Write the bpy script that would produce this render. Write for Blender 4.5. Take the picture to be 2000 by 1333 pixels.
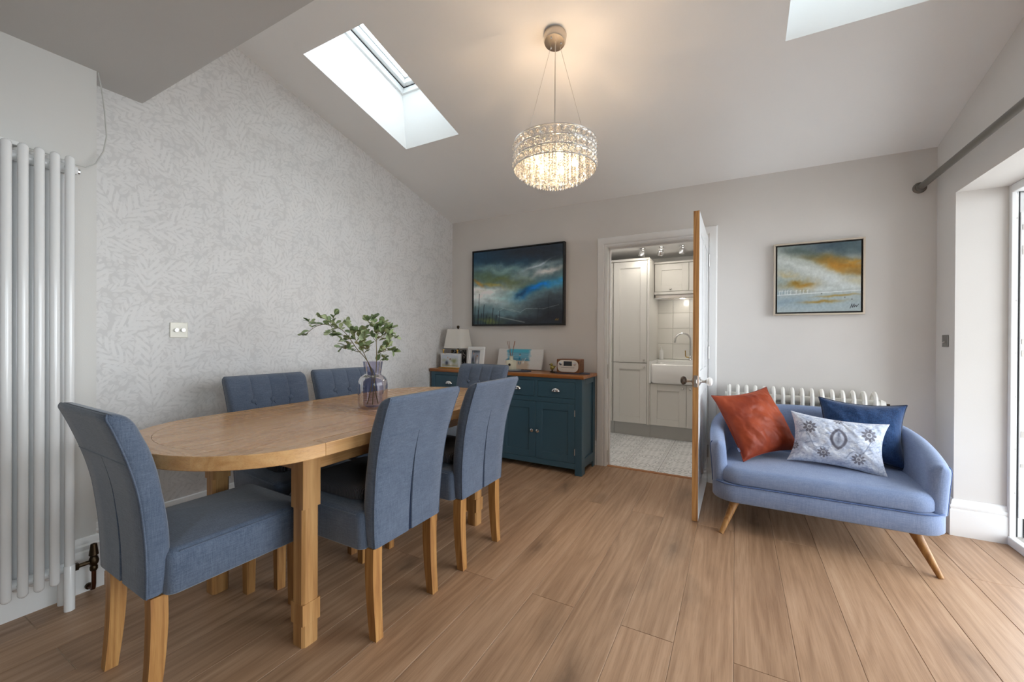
import bpy, bmesh, math, random
import numpy as np
from mathutils import Vector, Matrix, Euler

for o in list(bpy.data.objects):
    bpy.data.objects.remove(o)
COL = bpy.context.scene.collection
SC = bpy.context.scene
PI = math.pi

# ------------------------------------------------------------------ camera
CAM = Vector((2.785, -3.709, 1.1807))
YAW, PITCH, ROLL, FPX, OY = 0.49913863, -0.0032592841, 0.00453332, 800.73, 660.585


def _cam_axes():
    cy, sy = math.cos(YAW), math.sin(YAW)
    fwd = Vector((-sy * math.cos(PITCH), cy * math.cos(PITCH), math.sin(PITCH)))
    right = Vector((cy, sy, 0.0))
    up = right.cross(fwd)
    c, s = math.cos(ROLL), math.sin(ROLL)
    return c * right + s * up, -s * right + c * up, fwd


_r, _u, _f = _cam_axes()
cd = bpy.data.cameras.new('camera')
cd.sensor_width = 36.0
cd.sensor_fit = 'HORIZONTAL'
cd.lens = FPX * 36.0 / 2000.0
cd.shift_y = -(666.5 - OY) / 2000.0
cd.clip_start = 0.05
cam = bpy.data.objects.new('camera', cd)
COL.objects.link(cam)
cam.matrix_world = Matrix(((_r.x, _u.x, -_f.x, CAM.x), (_r.y, _u.y, -_f.y, CAM.y), (_r.z, _u.z, -_f.z, CAM.z), (0, 0, 0, 1)))
SC.camera = cam

# ------------------------------------------------------------------ world: bright overcast sky
W = bpy.data.worlds.new('sky')
SC.world = W
W.use_nodes = True
_bg = W.node_tree.nodes['Background']
_bg.inputs['Color'].default_value = (0.88, 0.945, 1.0, 1)
_bg.inputs['Strength'].default_value = 2.6

SC.view_settings.view_transform = 'Standard'
SC.view_settings.look = 'None'
SC.view_settings.gamma = 1.0
SC.view_settings.use_curve_mapping = False
SC.view_settings.exposure = 1.65
try:
    SC.cycles.max_bounces = 14
    SC.cycles.diffuse_bounces = 6
    SC.cycles.transparent_max_bounces = 24
    SC.cycles.sample_clamp_indirect = 6.0
    SC.cycles.caustics_reflective = False
    SC.cycles.caustics_refractive = False
    SC.cycles.use_denoising = True
except Exception:
    pass


def portal(name, loc, rot, sx, sy):
    """sampling portal in an opening: guides the sky's own light, adds none"""
    L = bpy.data.lights.new(name, 'AREA')
    L.shape = 'RECTANGLE'
    L.size, L.size_y = sx, sy
    L.cycles.is_portal = True
    o = bpy.data.objects.new(name, L)
    o.location, o.rotation_euler = loc, rot
    COL.objects.link(o)


def lamp(name, loc, power, color, radius=0.02, parent=None, spot=None, rot=None):
    L = bpy.data.lights.new(name, 'SPOT' if spot else 'POINT')
    L.energy = power
    L.color = color
    L.shadow_soft_size = radius
    if spot:
        L.spot_size = spot
        L.spot_blend = 0.6
    o = bpy.data.objects.new(name, L)
    o.location = loc
    if rot:
        o.rotation_euler = rot
    if parent:
        o.parent = parent
    COL.objects.link(o)
    return o


# room dimensions (metres); X along the far wall, Y towards it, Z up
XR = 3.945          # right wall face
YREV = -0.262       # reveal of the garden door opening
LINTEL = 2.062
EAVE, SLOPE = 2.443, 0.2473
YBEAM, ZFLAT = -2.732, 2.416
YBACK = -6.2
XBREAST, YBREAST = 0.15, -2.953
YOPEN = -3.05       # other end of the garden door opening

portal('portal_garden', (4.26, (YREV + YOPEN) / 2, 1.06), (0, PI / 2, 0), 2.0, abs(YOPEN - YREV))
WIN = (-4.75, -3.5, 0.80, 2.15)   # unseen window added behind the camera for fill daylight
portal('portal_fill_window', (4.2, (WIN[0] + WIN[1]) / 2, (WIN[2] + WIN[3]) / 2), (0, PI / 2, 0), WIN[3] - WIN[2], WIN[1] - WIN[0])
SKYL = [(0.385, 0.918, -2.07, -1.155), (3.005, 3.572, -2.07, -1.142)]
for _i, (x0, x1, y0, y1) in enumerate(SKYL):
    ym = (y0 + y1) / 2
    portal('portal_roof', ((x0 + x1) / 2, ym - 0.12, EAVE - SLOPE * ym + 0.5), (-math.atan(SLOPE), 0, 0), x1 - x0, y1 - y0)


# ------------------------------------------------------------------ material helpers
def S(r, g, b):
    f = lambda c: (c / 255 / 12.92) if c / 255 <= 0.04045 else ((c / 255 + 0.055) / 1.055) ** 2.4
    return (f(r), f(g), f(b), 1.0)


class NT:
    def __init__(self, name):
        self.m = bpy.data.materials.new(name)
        self.m.use_nodes = True
        self.t = self.m.node_tree
        self.b = self.t.nodes['Principled BSDF']

    def n(self, typ, **kw):
        nd = self.t.nodes.new(typ)
        for k, v in kw.items():
            if k in nd.inputs:
                nd.inputs[k].default_value = v
            else:
                setattr(nd, k, v)
        return nd

    def l(self, a, b):
        self.t.links.new(a, b)

    def set(self, **kw):
        for k, v in kw.items():
            self.b.inputs[k.replace('_', ' ')].default_value = v
        return self

    def math(self, op, a, b=None, clamp=False):
        nd = self.t.nodes.new('ShaderNodeMath')
        nd.operation = op
        nd.use_clamp = clamp
        for i, v in enumerate((a, b)):
            if v is None:
                continue
            if isinstance(v, (int, float)):
                nd.inputs[i].default_value = v
            else:
                self.l(v, nd.inputs[i])
        return nd.outputs[0]

    def mix(self, fac, a, b):
        nd = self.t.nodes.new('ShaderNodeMix')
        nd.data_type = 'RGBA'
        for i, v in ((0, fac), (6, a), (7, b)):
            if isinstance(v, (int, float, tuple)):
                nd.inputs[i].default_value = v
            else:
                self.l(v, nd.inputs[i])
        return nd.outputs[2]

    def ramp(self, fac, stops, interp='LINEAR'):
        nd = self.t.nodes.new('ShaderNodeValToRGB')
        nd.color_ramp.interpolation = interp
        e = nd.color_ramp.elements
        while len(e) < len(stops):
            e.new(0.5)
        for i, (p, c) in enumerate(stops):
            e[i].position = p
            e[i].color = c
        self.l(fac, nd.inputs[0])
        return nd.outputs[0]

    def bump(self, h, strength=0.2, dist=0.002):
        nd = self.n('ShaderNodeBump')
        nd.inputs['Strength'].default_value = strength
        nd.inputs['Distance'].default_value = dist
        self.l(h, nd.inputs['Height'])
        self.l(nd.outputs[0], self.b.inputs['Normal'])

    def coord(self, scale=(1, 1, 1), rnd=False, loc=(0, 0, 0), out='Object'):
        tc = self.n('ShaderNodeTexCoord')
        v = tc.outputs[out]
        if rnd:
            oi = self.n('ShaderNodeObjectInfo')
            k = self.math('MULTIPLY', oi.outputs['Random'], 37.0)
            cb = self.n('ShaderNodeCombineXYZ')
            self.l(k, cb.inputs[0]); self.l(k, cb.inputs[1]); self.l(k, cb.inputs[2])
            ad = self.n('ShaderNodeVectorMath', operation='ADD')
            self.l(v, ad.inputs[0]); self.l(cb.outputs[0], ad.inputs[1])
            v = ad.outputs[0]
        mp = self.n('ShaderNodeMapping')
        mp.inputs['Scale'].default_value = scale
        mp.inputs['Location'].default_value = loc
        self.l(v, mp.inputs[0])
        return mp.outputs[0]


def plain(name, col, rough=0.5, metal=0.0, spec=0.5, bump=None, coat=0.0, sheen=0.0):
    t = NT(name)
    t.set(Base_Color=col, Roughness=rough, Metallic=metal)
    t.b.inputs['Specular IOR Level'].default_value = spec
    t.b.inputs['Coat Weight'].default_value = coat
    t.b.inputs['Sheen Weight'].default_value = sheen
    if bump:
        sc, st, ds = bump
        nz = t.n('ShaderNodeTexNoise', Scale=sc, Detail=4.0)
        t.l(t.coord(), nz.inputs['Vector'])
        t.bump(nz.outputs[0], st, ds)
    return t.m


def paint(name, col, var=0.03, rough=0.75):
    """matt wall paint with roller texture and very slight unevenness"""
    t = NT(name)
    nz = t.n('ShaderNodeTexNoise', Scale=1.7, Detail=3.0)
    t.l(t.coord(), nz.inputs['Vector'])
    d = tuple(c * (1 - var) for c in col[:3]) + (1,)
    u = tuple(min(1, c * (1 + var)) for c in col[:3]) + (1,)
    t.l(t.ramp(nz.outputs[0], [(0.3, d), (0.7, u)]), t.b.inputs['Base Color'])
    t.set(Roughness=rough)
    t.b.inputs['Specular IOR Level'].default_value = 0.25
    n2 = t.n('ShaderNodeTexNoise', Scale=160.0, Detail=3.0)
    t.l(t.coord(), n2.inputs['Vector'])
    t.bump(n2.outputs[0], 0.12, 0.002)
    return t.m


def wood(name, cols, axis='Y', rough=0.4, k=1.0, rnd=True, knots=0.35, spec=0.4, grain=1.0, vary=0.16):
    """oak: long grain, cathedral figure, pores and a few dark knots"""
    t = NT(name)

    def st(hi, lo):
        s = [hi * k] * 3
        s['XYZ'.index(axis)] = lo * k
        return tuple(s)
    big = t.n('ShaderNodeTexNoise', Scale=1.0, Detail=2.0, Distortion=0.25)
    t.l(t.coord(st(6.0, 0.42), rnd), big.inputs['Vector'])
    bands = t.math('FRACT', t.math('MULTIPLY', big.outputs[0], 11.0))
    bands = t.math('MULTIPLY', t.math('ABSOLUTE', t.math('SUBTRACT', bands, 0.5)), 2.0)
    fine = t.n('ShaderNodeTexNoise', Scale=1.0, Detail=5.0, Roughness=0.62)
    t.l(t.coord(st(48.0, 1.6), rnd), fine.inputs['Vector'])
    pore = t.n('ShaderNodeTexNoise', Scale=1.0, Detail=2.0)
    t.l(t.coord(st(330.0, 9.0), rnd), pore.inputs['Vector'])
    a = t.math('ADD', t.math('MULTIPLY', bands, 0.22 * grain), t.math('MULTIPLY', fine.outputs[0], 0.62))
    a = t.math('ADD', a, t.math('MULTIPLY', big.outputs[0], 0.42))
    c = t.ramp(a, [(0.42, cols[2]), (0.62, cols[1]), (0.82, cols[0])])
    p = t.ramp(pore.outputs[0], [(0.36, (0.80, 0.76, 0.72, 1)), (0.5, (1, 1, 1, 1))])
    mx = t.n('ShaderNodeMix', data_type='RGBA', blend_type='MULTIPLY')
    mx.inputs[0].default_value = 0.6
    t.l(c, mx.inputs[6]); t.l(p, mx.inputs[7])
    c = mx.outputs[2]
    if knots > 0:
        sk = [4.2] * 3
        sk['XYZ'.index(axis)] = 1.7
        kv = t.n('ShaderNodeTexVoronoi', Scale=0.75)
        dn = t.n('ShaderNodeTexNoise', Scale=4.0, Detail=4.0)
        vv = t.coord(tuple(sk), rnd)
        t.l(vv, dn.inputs['Vector'])
        ad = t.n('ShaderNodeVectorMath', operation='MULTIPLY_ADD')
        t.l(dn.outputs['Color'], ad.inputs[0])
        ad.inputs[1].default_value = (0.5, 0.5, 0.5)
        t.l(vv, ad.inputs[2])
        t.l(ad.outputs[0], kv.inputs['Vector'])
        kf = t.ramp(kv.outputs['Distance'], [(0.05, (1, 1, 1, 1)), (0.12, (.5, .5, .5, 1)), (0.3, (0, 0, 0, 1))])
        c = t.mix(t.math('MULTIPLY', kf, knots), c, tuple(q * 0.3 for q in cols[2][:3]) + (1,))
    oi = t.n('ShaderNodeObjectInfo')
    hs = t.n('ShaderNodeHueSaturation')
    t.l(t.math('ADD', t.math('MULTIPLY', oi.outputs['Random'], vary if rnd else 0.0), 1.0 - vary / 2), hs.inputs['Value'])
    t.l(c, hs.inputs['Color'])
    t.l(hs.outputs[0], t.b.inputs['Base Color'])
    t.l(t.ramp(fine.outputs[0], [(0.3, (rough + .08,) * 3 + (1,)), (0.7, (rough - .05,) * 3 + (1,))]), t.b.inputs['Roughness'])
    t.b.inputs['Specular IOR Level'].default_value = spec
    t.bump(a, 0.05, 0.002)
    return t.m


def fabric(name, c0, c1, scale=420.0, sheen=0.25, bump=0.3):
    """linen: threads along the three axes with slubs, slight tonal drift"""
    t = NT(name)
    hs = []
    for ax in range(3):
        s = [scale] * 3
        s[ax] = scale * 0.06
        n = t.n('ShaderNodeTexNoise', Scale=1.0, Detail=2.0)
        t.l(t.coord(tuple(s)), n.inputs['Vector'])
        hs.append(n.outputs[0])
    f = t.math('MULTIPLY', t.math('ADD', t.math('ADD', hs[0], hs[1]), hs[2]), 1 / 3)
    lo = t.n('ShaderNodeTexNoise', Scale=9.0, Detail=2.0)
    t.l(t.coord(), lo.inputs['Vector'])
    f2 = t.math('ADD', t.math('MULTIPLY', f, 0.85), t.math('MULTIPLY', lo.outputs[0], 0.15))
    t.l(t.ramp(f2, [(0.40, c0), (0.62, c1)]), t.b.inputs['Base Color'])
    t.set(Roughness=0.9)
    t.b.inputs['Specular IOR Level'].default_value = 0.15
    t.b.inputs['Sheen Weight'].default_value = sheen
    t.b.inputs['Sheen Roughness'].default_value = 0.5
    t.bump(f, bump, 0.0012)
    return t.m


def attr_mat(name, rough=0.5, spec=0.3, bump=None, sheen=0.0, attr='Col'):
    """colour painted per vertex by the script (prints, paintings)"""
    t = NT(name)
    a = t.n('ShaderNodeAttribute', attribute_name=attr)
    t.l(a.outputs['Color'], t.b.inputs['Base Color'])
    t.set(Roughness=rough)
    t.b.inputs['Specular IOR Level'].default_value = spec
    t.b.inputs['Sheen Weight'].default_value = sheen
    if bump:
        nz = t.n('ShaderNodeTexNoise', Scale=bump[0], Detail=5.0)
        t.l(t.coord(), nz.inputs['Vector'])
        t.bump(nz.outputs[0], bump[1], bump[2])
    return t.m


def thin_glass(name, tint, rough=0.02, gl=0.5):
    """thin clear or tinted glass: transparent body with Fresnel reflection"""
    t = NT(name)
    t.t.nodes.remove(t.b)
    tr = t.n('ShaderNodeBsdfTransparent', Color=tint)
    gl_ = t.n('ShaderNodeBsdfGlossy', Roughness=rough, Color=(1, 1, 1, 1))
    fr = t.n('ShaderNodeFresnel', IOR=1.48)
    ms = t.n('ShaderNodeMixShader')
    t.l(t.math('MULTIPLY', fr.outputs[0], gl), ms.inputs[0])
    t.l(tr.outputs[0], ms.inputs[1]); t.l(gl_.outputs[0], ms.inputs[2])
    t.l(ms.outputs[0], t.t.nodes['Material Output'].inputs['Surface'])
    return t.m


def emit(name, col, strength):
    t = NT(name)
    t.set(Base_Color=col)
    t.b.inputs['Emission Color'].default_value = col
    t.b.inputs['Emission Strength'].default_value = strength
    return t.m


# ------------------------------------------------------------------ mesh helpers
class G:
    """collects vertices and faces of ONE part"""

    def __init__(self):
        self.v, self.f = [], []

    def add(self, vs, fs):
        b = len(self.v)
        self.v += [tuple(p) for p in vs]
        self.f += [tuple(i + b for i in q) for q in fs]
        return self

    def box(self, x0, x1, y0, y1, z0, z1, b=0.0):
        if b <= 0:
            vs = [(x, y, z) for x in (x0, x1) for y in (y0, y1) for z in (z0, z1)]
            fs = [(0, 1, 3, 2), (4, 6, 7, 5), (0, 4, 5, 1), (2, 3, 7, 6), (0, 2, 6, 4), (1, 5, 7, 3)]
            return self.add(vs, fs)
        c = ((x0 + x1) / 2, (y0 + y1) / 2, (z0 + z1) / 2)
        h = (abs(x1 - x0) / 2, abs(y1 - y0) / 2, abs(z1 - z0) / 2)
        b = min(b, min(h) * 0.95)
        vs, idx = [], {}
        for sx in (-1, 1):
            for sy in (-1, 1):
                for sz in (-1, 1):
                    for a in range(3):
                        p = [h[0] - b, h[1] - b, h[2] - b]
                        p[a] = h[a]
                        idx[(sx, sy, sz, a)] = len(vs)
                        vs.append((c[0] + sx * p[0], c[1] + sy * p[1], c[2] + sz * p[2]))
        fs = []
        for s in (-1, 1):
            q = [(-1, -1), (1, -1), (1, 1), (-1, 1)]
            fs.append([idx[(s, i, j, 0)] for i, j in q])
            fs.append([idx[(i, s, j, 1)] for i, j in q])
            fs.append([idx[(i, j, s, 2)] for i, j in q])
        for i in (-1, 1):
            for j in (-1, 1):
                fs.append([idx[(-1, i, j, 1)], idx[(1, i, j, 1)], idx[(1, i, j, 2)], idx[(-1, i, j, 2)]])
                fs.append([idx[(i, -1, j, 0)], idx[(i, 1, j, 0)], idx[(i, 1, j, 2)], idx[(i, -1, j, 2)]])
                fs.append([idx[(i, j, -1, 0)], idx[(i, j, 1, 0)], idx[(i, j, 1, 1)], idx[(i, j, -1, 1)]])
                for k in (-1, 1):
                    fs.append([idx[(i, j, k, 0)], idx[(i, j, k, 1)], idx[(i, j, k, 2)]])
        return self.add(vs, fs)

    def rings(self, rings, cap0=True, cap1=True, closed=True):
        n = len(rings[0])
        vs = [p for r in rings for p in r]
        fs = []
        m = n if closed else n - 1
        for i in range(len(rings) - 1):
            for j in range(m):
                k = (j + 1) % n
                fs.append((i * n + j, i * n + k, (i + 1) * n + k, (i + 1) * n + j))
        if cap0:
            fs.append(tuple(range(n))[::-1])
        if cap1:
            fs.append(tuple((len(rings) - 1) * n + j for j in range(n)))
        return self.add(vs, fs)

    def tube(self, pts, r, n=8, cap=True, flat=None):
        """round tube along a polyline; r is a number or one per point"""
        pts = [Vector(p) for p in pts]
        rs = r if isinstance(r, (list, tuple)) else [r] * len(pts)
        rings, ref = [], None
        for i, p in enumerate(pts):
            a = pts[max(i - 1, 0)]
            b = pts[min(i + 1, len(pts) - 1)]
            d = (b - a)
            d = d.normalized() if d.length > 1e-9 else Vector((0, 0, 1))
            if ref is None:
                ref = Vector((1, 0, 0)) if abs(d.x) < 0.8 else Vector((0, 1, 0))
            x = (ref - d * ref.dot(d)).normalized()
            ref = x
            y = d.cross(x)
            ph = PI / 4 if flat else 0
            rings.append([p + (x * math.cos(2 * PI * k / n + ph) + y * math.sin(2 * PI * k / n + ph)) * rs[i] for k in range(n)])
        return self.rings(rings, cap, cap)

    def lathe(self, prof, n=24, c=(0, 0, 0), axis='Z', cap=False):
        rings = []
        for r, z in prof:
            ring = []
            for k in range(n):
                a = 2 * PI * k / n
                p = (r * math.cos(a), r * math.sin(a), z)
                if axis == 'X':
                    p = (p[2], p[0], p[1])
                elif axis == 'Y':
                    p = (p[1], p[2], p[0])
                ring.append((c[0] + p[0], c[1] + p[1], c[2] + p[2]))
            rings.append(ring)
        return self.rings(rings, cap, cap)

    def ball(self, c, r, n=12, m=8, s=(1, 1, 1)):
        prof = [(max(1e-5, math.sin(PI * i / m)) * r, -math.cos(PI * i / m) * r) for i in range(m + 1)]
        rings = [[(c[0] + s[0] * q * math.cos(2 * PI * k / n), c[1] + s[1] * q * math.sin(2 * PI * k / n), c[2] + s[2] * z) for k in range(n)] for q, z in prof]
        return self.rings(rings, True, True)

    def prism(self, poly, z0, z1, b=0.0):
        n = len(poly)
        if b:
            cx = sum(p[0] for p in poly) / n
            cy = sum(p[1] for p in poly) / n
            ins = []
            for x, y in poly:
                d = math.hypot(x - cx, y - cy)
                k = (d - b) / d if d > b else 1
                ins.append((cx + (x - cx) * k, cy + (y - cy) * k))
            rings = [[(x, y, z0) for x, y in poly], [(x, y, z1 - b) for x, y in poly], [(x, y, z1) for x, y in ins]]
        else:
            rings = [[(x, y, z0) for x, y in poly], [(x, y, z1) for x, y in poly]]
        return self.rings(rings)

    def build(self, name, m, parent=None, loc=(0, 0, 0), rot=(0, 0, 0), smooth=True, angle=34, fix=True):
        me = bpy.data.meshes.new(name)
        me.from_pydata(self.v, [], self.f)
        if fix:
            bm = bmesh.new()
            bm.from_mesh(me)
            bmesh.ops.recalc_face_normals(bm, faces=bm.faces)
            bm.to_mesh(me)
            bm.free()
        if smooth:
            me.polygons.foreach_set('use_smooth', [True] * len(me.polygons))
            me.set_sharp_from_angle(angle=math.radians(angle))
        me.materials.append(m)
        o = bpy.data.objects.new(name, me)
        o.location, o.rotation_euler = loc, rot
        if parent:
            o.parent = parent
        COL.objects.link(o)
        return o


def tag(o, label, cat, group=None):
    o['label'], o['category'] = label, cat
    if group:
        o['group'] = group
    return o


def thing(name, label, cat, loc=(0, 0, 0), rz=0.0, group=None, rot=None):
    o = bpy.data.objects.new(name, None)
    o.empty_display_size = 0.1
    o.location = loc
    o.rotation_euler = rot if rot else (0, 0, rz)
    COL.objects.link(o)
    return tag(o, label, cat, group)


def struct(o, label=None):
    o['kind'] = 'structure'
    if label:
        o['label'] = label
    return o


def share(o, name, parent, loc, rot=(0, 0, 0), scale=None):
    """one more piece that shares o's mesh"""
    c = o.copy()
    c.name = name
    c.parent = parent
    c.location, c.rotation_euler = loc, rot
    if scale:
        c.scale = scale
    COL.objects.link(c)
    return c


def copy_thing(root, loc, rz, label=None):
    r = root.copy()
    COL.objects.link(r)
    r.location, r.rotation_euler = loc, (0, 0, rz)
    if label:
        r['label'] = label
    for ch in root.children:
        c = ch.copy()
        c.parent = r
        COL.objects.link(c)
        for g in ch.children:
            d = g.copy()
            d.parent = c
            COL.objects.link(d)
    return r


def rrect(hx, hy, r, n=6, cx=0.0, cy=0.0):
    out = []
    for sx, sy, a0 in ((1, 1, 0), (-1, 1, PI / 2), (-1, -1, PI), (1, -1, 1.5 * PI)):
        for k in range(n + 1):
            a = a0 + PI / 2 * k / n
            out.append((cx + sx * (hx - r) + r * math.cos(a), cy + sy * (hy - r) + r * math.sin(a)))
    return out


def padded(g, poly, z0, z1, r, crown, steps=5, rb=0.006):
    """upholstered block over a convex outline: soft upper edge and crowned top"""
    cx = sum(p[0] for p in poly) / len(poly)
    cy = sum(p[1] for p in poly) / len(poly)

    def ins(d):
        o = []
        for x, y in poly:
            l = math.hypot(x - cx, y - cy)
            k = max(0.02, (l - d) / l)
            o.append((cx + (x - cx) * k, cy + (y - cy) * k))
        return o
    R = []
    for d, z in ((rb, z0), (0, z0 + rb)):
        R.append([(x, y, z) for x, y in ins(d)])
    for i in range(steps + 1):
        a = PI / 2 * i / steps
        R.append([(x, y, z1 - r + r * math.sin(a)) for x, y in ins(r * (1 - math.cos(a)))])
    base = ins(r)
    for k in (0.85, 0.65, 0.4, 0.15):
        R.append([(cx + (x - cx) * k, cy + (y - cy) * k, z1 + crown * (1 - k * k)) for x, y in base])
    return g.rings(R)


def lerp_table(tab, x):
    for (x0, *a), (x1, *b) in zip(tab, tab[1:]):
        if x <= x1:
            t = (x - x0) / (x1 - x0)
            t = max(0, min(1, t))
            return [p + (q - p) * t for p, q in zip(a, b)]
    return list(tab[-1][1:])


def smooth_rows(tab, n):
    """Catmull-Rom through table rows"""
    out = []
    m = len(tab) - 1
    for i in range(n + 1):
        s = i / n * m
        k = min(int(s), m - 1)
        t = s - k
        p0, p1, p2, p3 = tab[max(k - 1, 0)], tab[k], tab[k + 1], tab[min(k + 2, m)]
        out.append([0.5 * (2 * b + (c - a) * t + (2 * a - 5 * b + 4 * c - d) * t * t + (3 * b - a - 3 * c + d) * t ** 3) for a, b, c, d in zip(p0, p1, p2, p3)])
    return out

# ------------------------------------------------------------------ materials
def wallpaper():
    """pale grey paper printed with a tone-on-tone fern and leaf pattern (flat print)"""
    t = NT('wallpaper')
    tc = t.n('ShaderNodeTexCoord')
    sp = t.n('ShaderNodeSeparateXYZ')
    t.l(tc.outputs['Object'], sp.inputs[0])
    dn = t.n('ShaderNodeTexNoise', Scale=7.0, Detail=1.0)
    t.l(tc.outputs['Object'], dn.inputs['Vector'])
    total = None

    def layer(scale, seed, a, b, freq, slant, stem=0.012, rot0=0.0, spread=2.4):
        cb = t.n('ShaderNodeCombineXYZ')
        t.l(t.math('MULTIPLY_ADD' if False else 'ADD', t.math('MULTIPLY', sp.outputs[1], scale), seed), cb.inputs[0])
        t.l(t.math('ADD', t.math('MULTIPLY', sp.outputs[2], scale), seed * 1.7), cb.inputs[1])
        w = t.n('ShaderNodeVectorMath', operation='MULTIPLY_ADD')
        t.l(dn.outputs['Color'], w.inputs[0])
        w.inputs[1].default_value = (0.16, 0.16, 0)
        t.l(cb.outputs[0], w.inputs[2])
        vo = t.n('ShaderNodeTexVoronoi', Scale=1.0, Randomness=0.75)
        vo.voronoi_dimensions = '2D'
        t.l(w.outputs[0], vo.inputs['Vector'])
        d = t.n('ShaderNodeVectorMath', operation='SUBTRACT')
        t.l(w.outputs[0], d.inputs[0]); t.l(vo.outputs['Position'], d.inputs[1])
        s2 = t.n('ShaderNodeSeparateXYZ')
        t.l(d.outputs[0], s2.inputs[0])
        sc = t.n('ShaderNodeSeparateColor')
        t.l(vo.outputs['Color'], sc.inputs[0])
        ang = t.math('ADD', t.math('MULTIPLY', t.math('SUBTRACT', sc.outputs[0], 0.5), spread), rot0)
        c, s = t.math('COSINE', ang), t.math('SINE', ang)
        x = t.math('ADD', t.math('MULTIPLY', s2.outputs[0], c), t.math('MULTIPLY', s2.outputs[1], s))
        y = t.math('SUBTRACT', t.math('MULTIPLY', s2.outputs[1], c), t.math('MULTIPLY', s2.outputs[0], s))
        ay = t.math('ABSOLUTE', y)
        x2 = t.math('DIVIDE', x, a)
        env = t.math('SUBTRACT', t.math('SUBTRACT', 1.0, t.math('MULTIPLY', x2, x2)), t.math('DIVIDE', ay, b))
        body = t.math('MULTIPLY', env, 9.0, clamp=True)
        ph = t.math('MULTIPLY', t.math('SUBTRACT', x, t.math('MULTIPLY', ay, slant)), freq)
        lf = t.math('MULTIPLY', t.math('ADD', t.math('SINE', ph), 0.45), 4.0, clamp=True)
        mid = t.math('MULTIPLY', t.math('SUBTRACT', ay, stem), 60.0, clamp=True)
        return t.math('MULTIPLY', t.math('MULTIPLY', body, lf), mid)

    l1 = layer(4.7, 3.1, 0.62, 0.30, 30.0, 1.3, rot0=1.2)
    l2 = layer(8.2, 11.3, 0.62, 0.26, 22.0, 1.1, rot0=0.4)
    l3 = layer(20.0, 21.7, 0.55, 0.30, 1.0, 0.0, stem=0.03)
    l4 = layer(34.0, 5.9, 0.46, 0.36, 1.0, 0.0, stem=0.0)
    a = t.math('MAXIMUM', l1, t.math('MULTIPLY', l2, 0.9))
    free = t.math('SUBTRACT', 1.0, a)
    a2 = t.math('MULTIPLY', t.math('MAXIMUM', l3, t.math('MULTIPLY', l4, 0.75)), free)
    p = t.math('ADD', a, t.math('MULTIPLY', a2, 0.8), clamp=True)
    t.l(t.mix(p, WP_GROUND, WP_LEAF), t.b.inputs['Base Color'])
    t.l(t.math('SUBTRACT', 0.62, t.math('MULTIPLY', p, 0.14)), t.b.inputs['Roughness'])
    t.b.inputs['Specular IOR Level'].default_value = 0.3
    t.bump(p, 0.1, 0.0008)
    return t.m


WP_GROUND = (0.64, 0.63, 0.625, 1)
WP_LEAF = (0.735, 0.725, 0.72, 1)
M = {}
M['wallpaper'] = wallpaper()
M['wall'] = paint('wall_paint', (0.71, 0.685, 0.66, 1))
M['wall_breast'] = paint('breast_paint', (0.68, 0.67, 0.65, 1))
M['ceil'] = paint('ceiling_paint', (0.90, 0.90, 0.90, 1), 0.015)
M['ceil_grey'] = paint('flat_ceiling_grey', (0.60, 0.595, 0.59, 1), 0.015)  # lower flat ceiling toned a darker grey than the sloping one
M['trim'] = plain('white_gloss', (0.85, 0.85, 0.845, 1), 0.32, bump=(60, .05, .002))
M['radiator'] = plain('radiator_white', (0.84, 0.845, 0.85, 1), 0.22, coat=0.3)
M['cast'] = plain('cast_radiator_cream', (0.83, 0.815, 0.77, 1), 0.35)
M['floor_oak'] = wood('floor_oak', (S(186, 153, 124), S(172, 138, 109), S(150, 117, 90)), 'Y', 0.40, 1.0, True, 0.6, 0.45, .7, .12)
M['floor_base'] = plain('floor_joint_glint', S(214, 190, 166), 0.6)  # pale joint colour paints in the light caught by the plank bevels
M['table_oak'] = wood('table_oak', (S(216, 176, 128), S(204, 160, 110), S(184, 136, 86)), 'Y', 0.24, 1.0, True, 0.2, 0.5, .45)
M['table_oak_x'] = wood('table_oak_cross', (S(216, 176, 128), S(204, 160, 110), S(184, 136, 86)), 'X', 0.24, 1.0, True, 0.25, 0.5, .45)
M['table_oak_z'] = wood('table_oak_leg', (S(190, 148, 98), S(172, 128, 80), S(142, 100, 60)), 'Z', 0.35, 1.0, True, 0.15, 0.4)
M['leg_oak'] = wood('chair_leg_oak', (S(180, 136, 82), S(162, 116, 66), S(136, 92, 52)), 'Z', 0.4, 1.6, True, 0.0, 0.4)
M['board_oak'] = wood('sideboard_oak', (S(190, 130, 72), S(168, 106, 54), S(132, 78, 38)), 'X', 0.3, 1.0, True, 0.2, 0.45)
M['chair_fab'] = fabric('chair_linen', S(70, 81, 99), S(98, 109, 127), 420, 0.3)
M['chair_dark'] = fabric('chair_shaded_linen', S(18, 24, 40), S(34, 44, 66), 420, 0.05)  # darker copy of the linen, paints shade into pleat slit and tuft creases
M['sofa_fab'] = fabric('sofa_linen', S(116, 134, 170), S(142, 158, 190), 380, 0.25, 0.3)
M['sofa_pipe'] = fabric('sofa_piping', S(66, 86, 132), S(100, 122, 164), 380, 0.1)
M['teal'] = plain('teal_paint', S(58, 88, 104), 0.42, bump=(90, .06, .001))
M['chrome'] = plain('chrome', (0.78, 0.78, 0.79, 1), 0.16, 1.0)
M['nickel'] = plain('brushed_nickel', (0.62, 0.60, 0.58, 1), 0.32, 1.0)
M['brass'] = plain('aged_brass', S(70, 58, 44), 0.38, 1.0)
M['copper'] = plain('copper_pipe', S(92, 58, 42), 0.4, 1.0)
M['black'] = plain('black_satin', (0.012, 0.012, 0.013, 1), 0.4)
M['dark'] = plain('dark_void', (0.02, 0.02, 0.022, 1), 0.7)
M['rubber'] = plain('black_gasket', (0.02, 0.022, 0.026, 1), 0.5)
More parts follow.
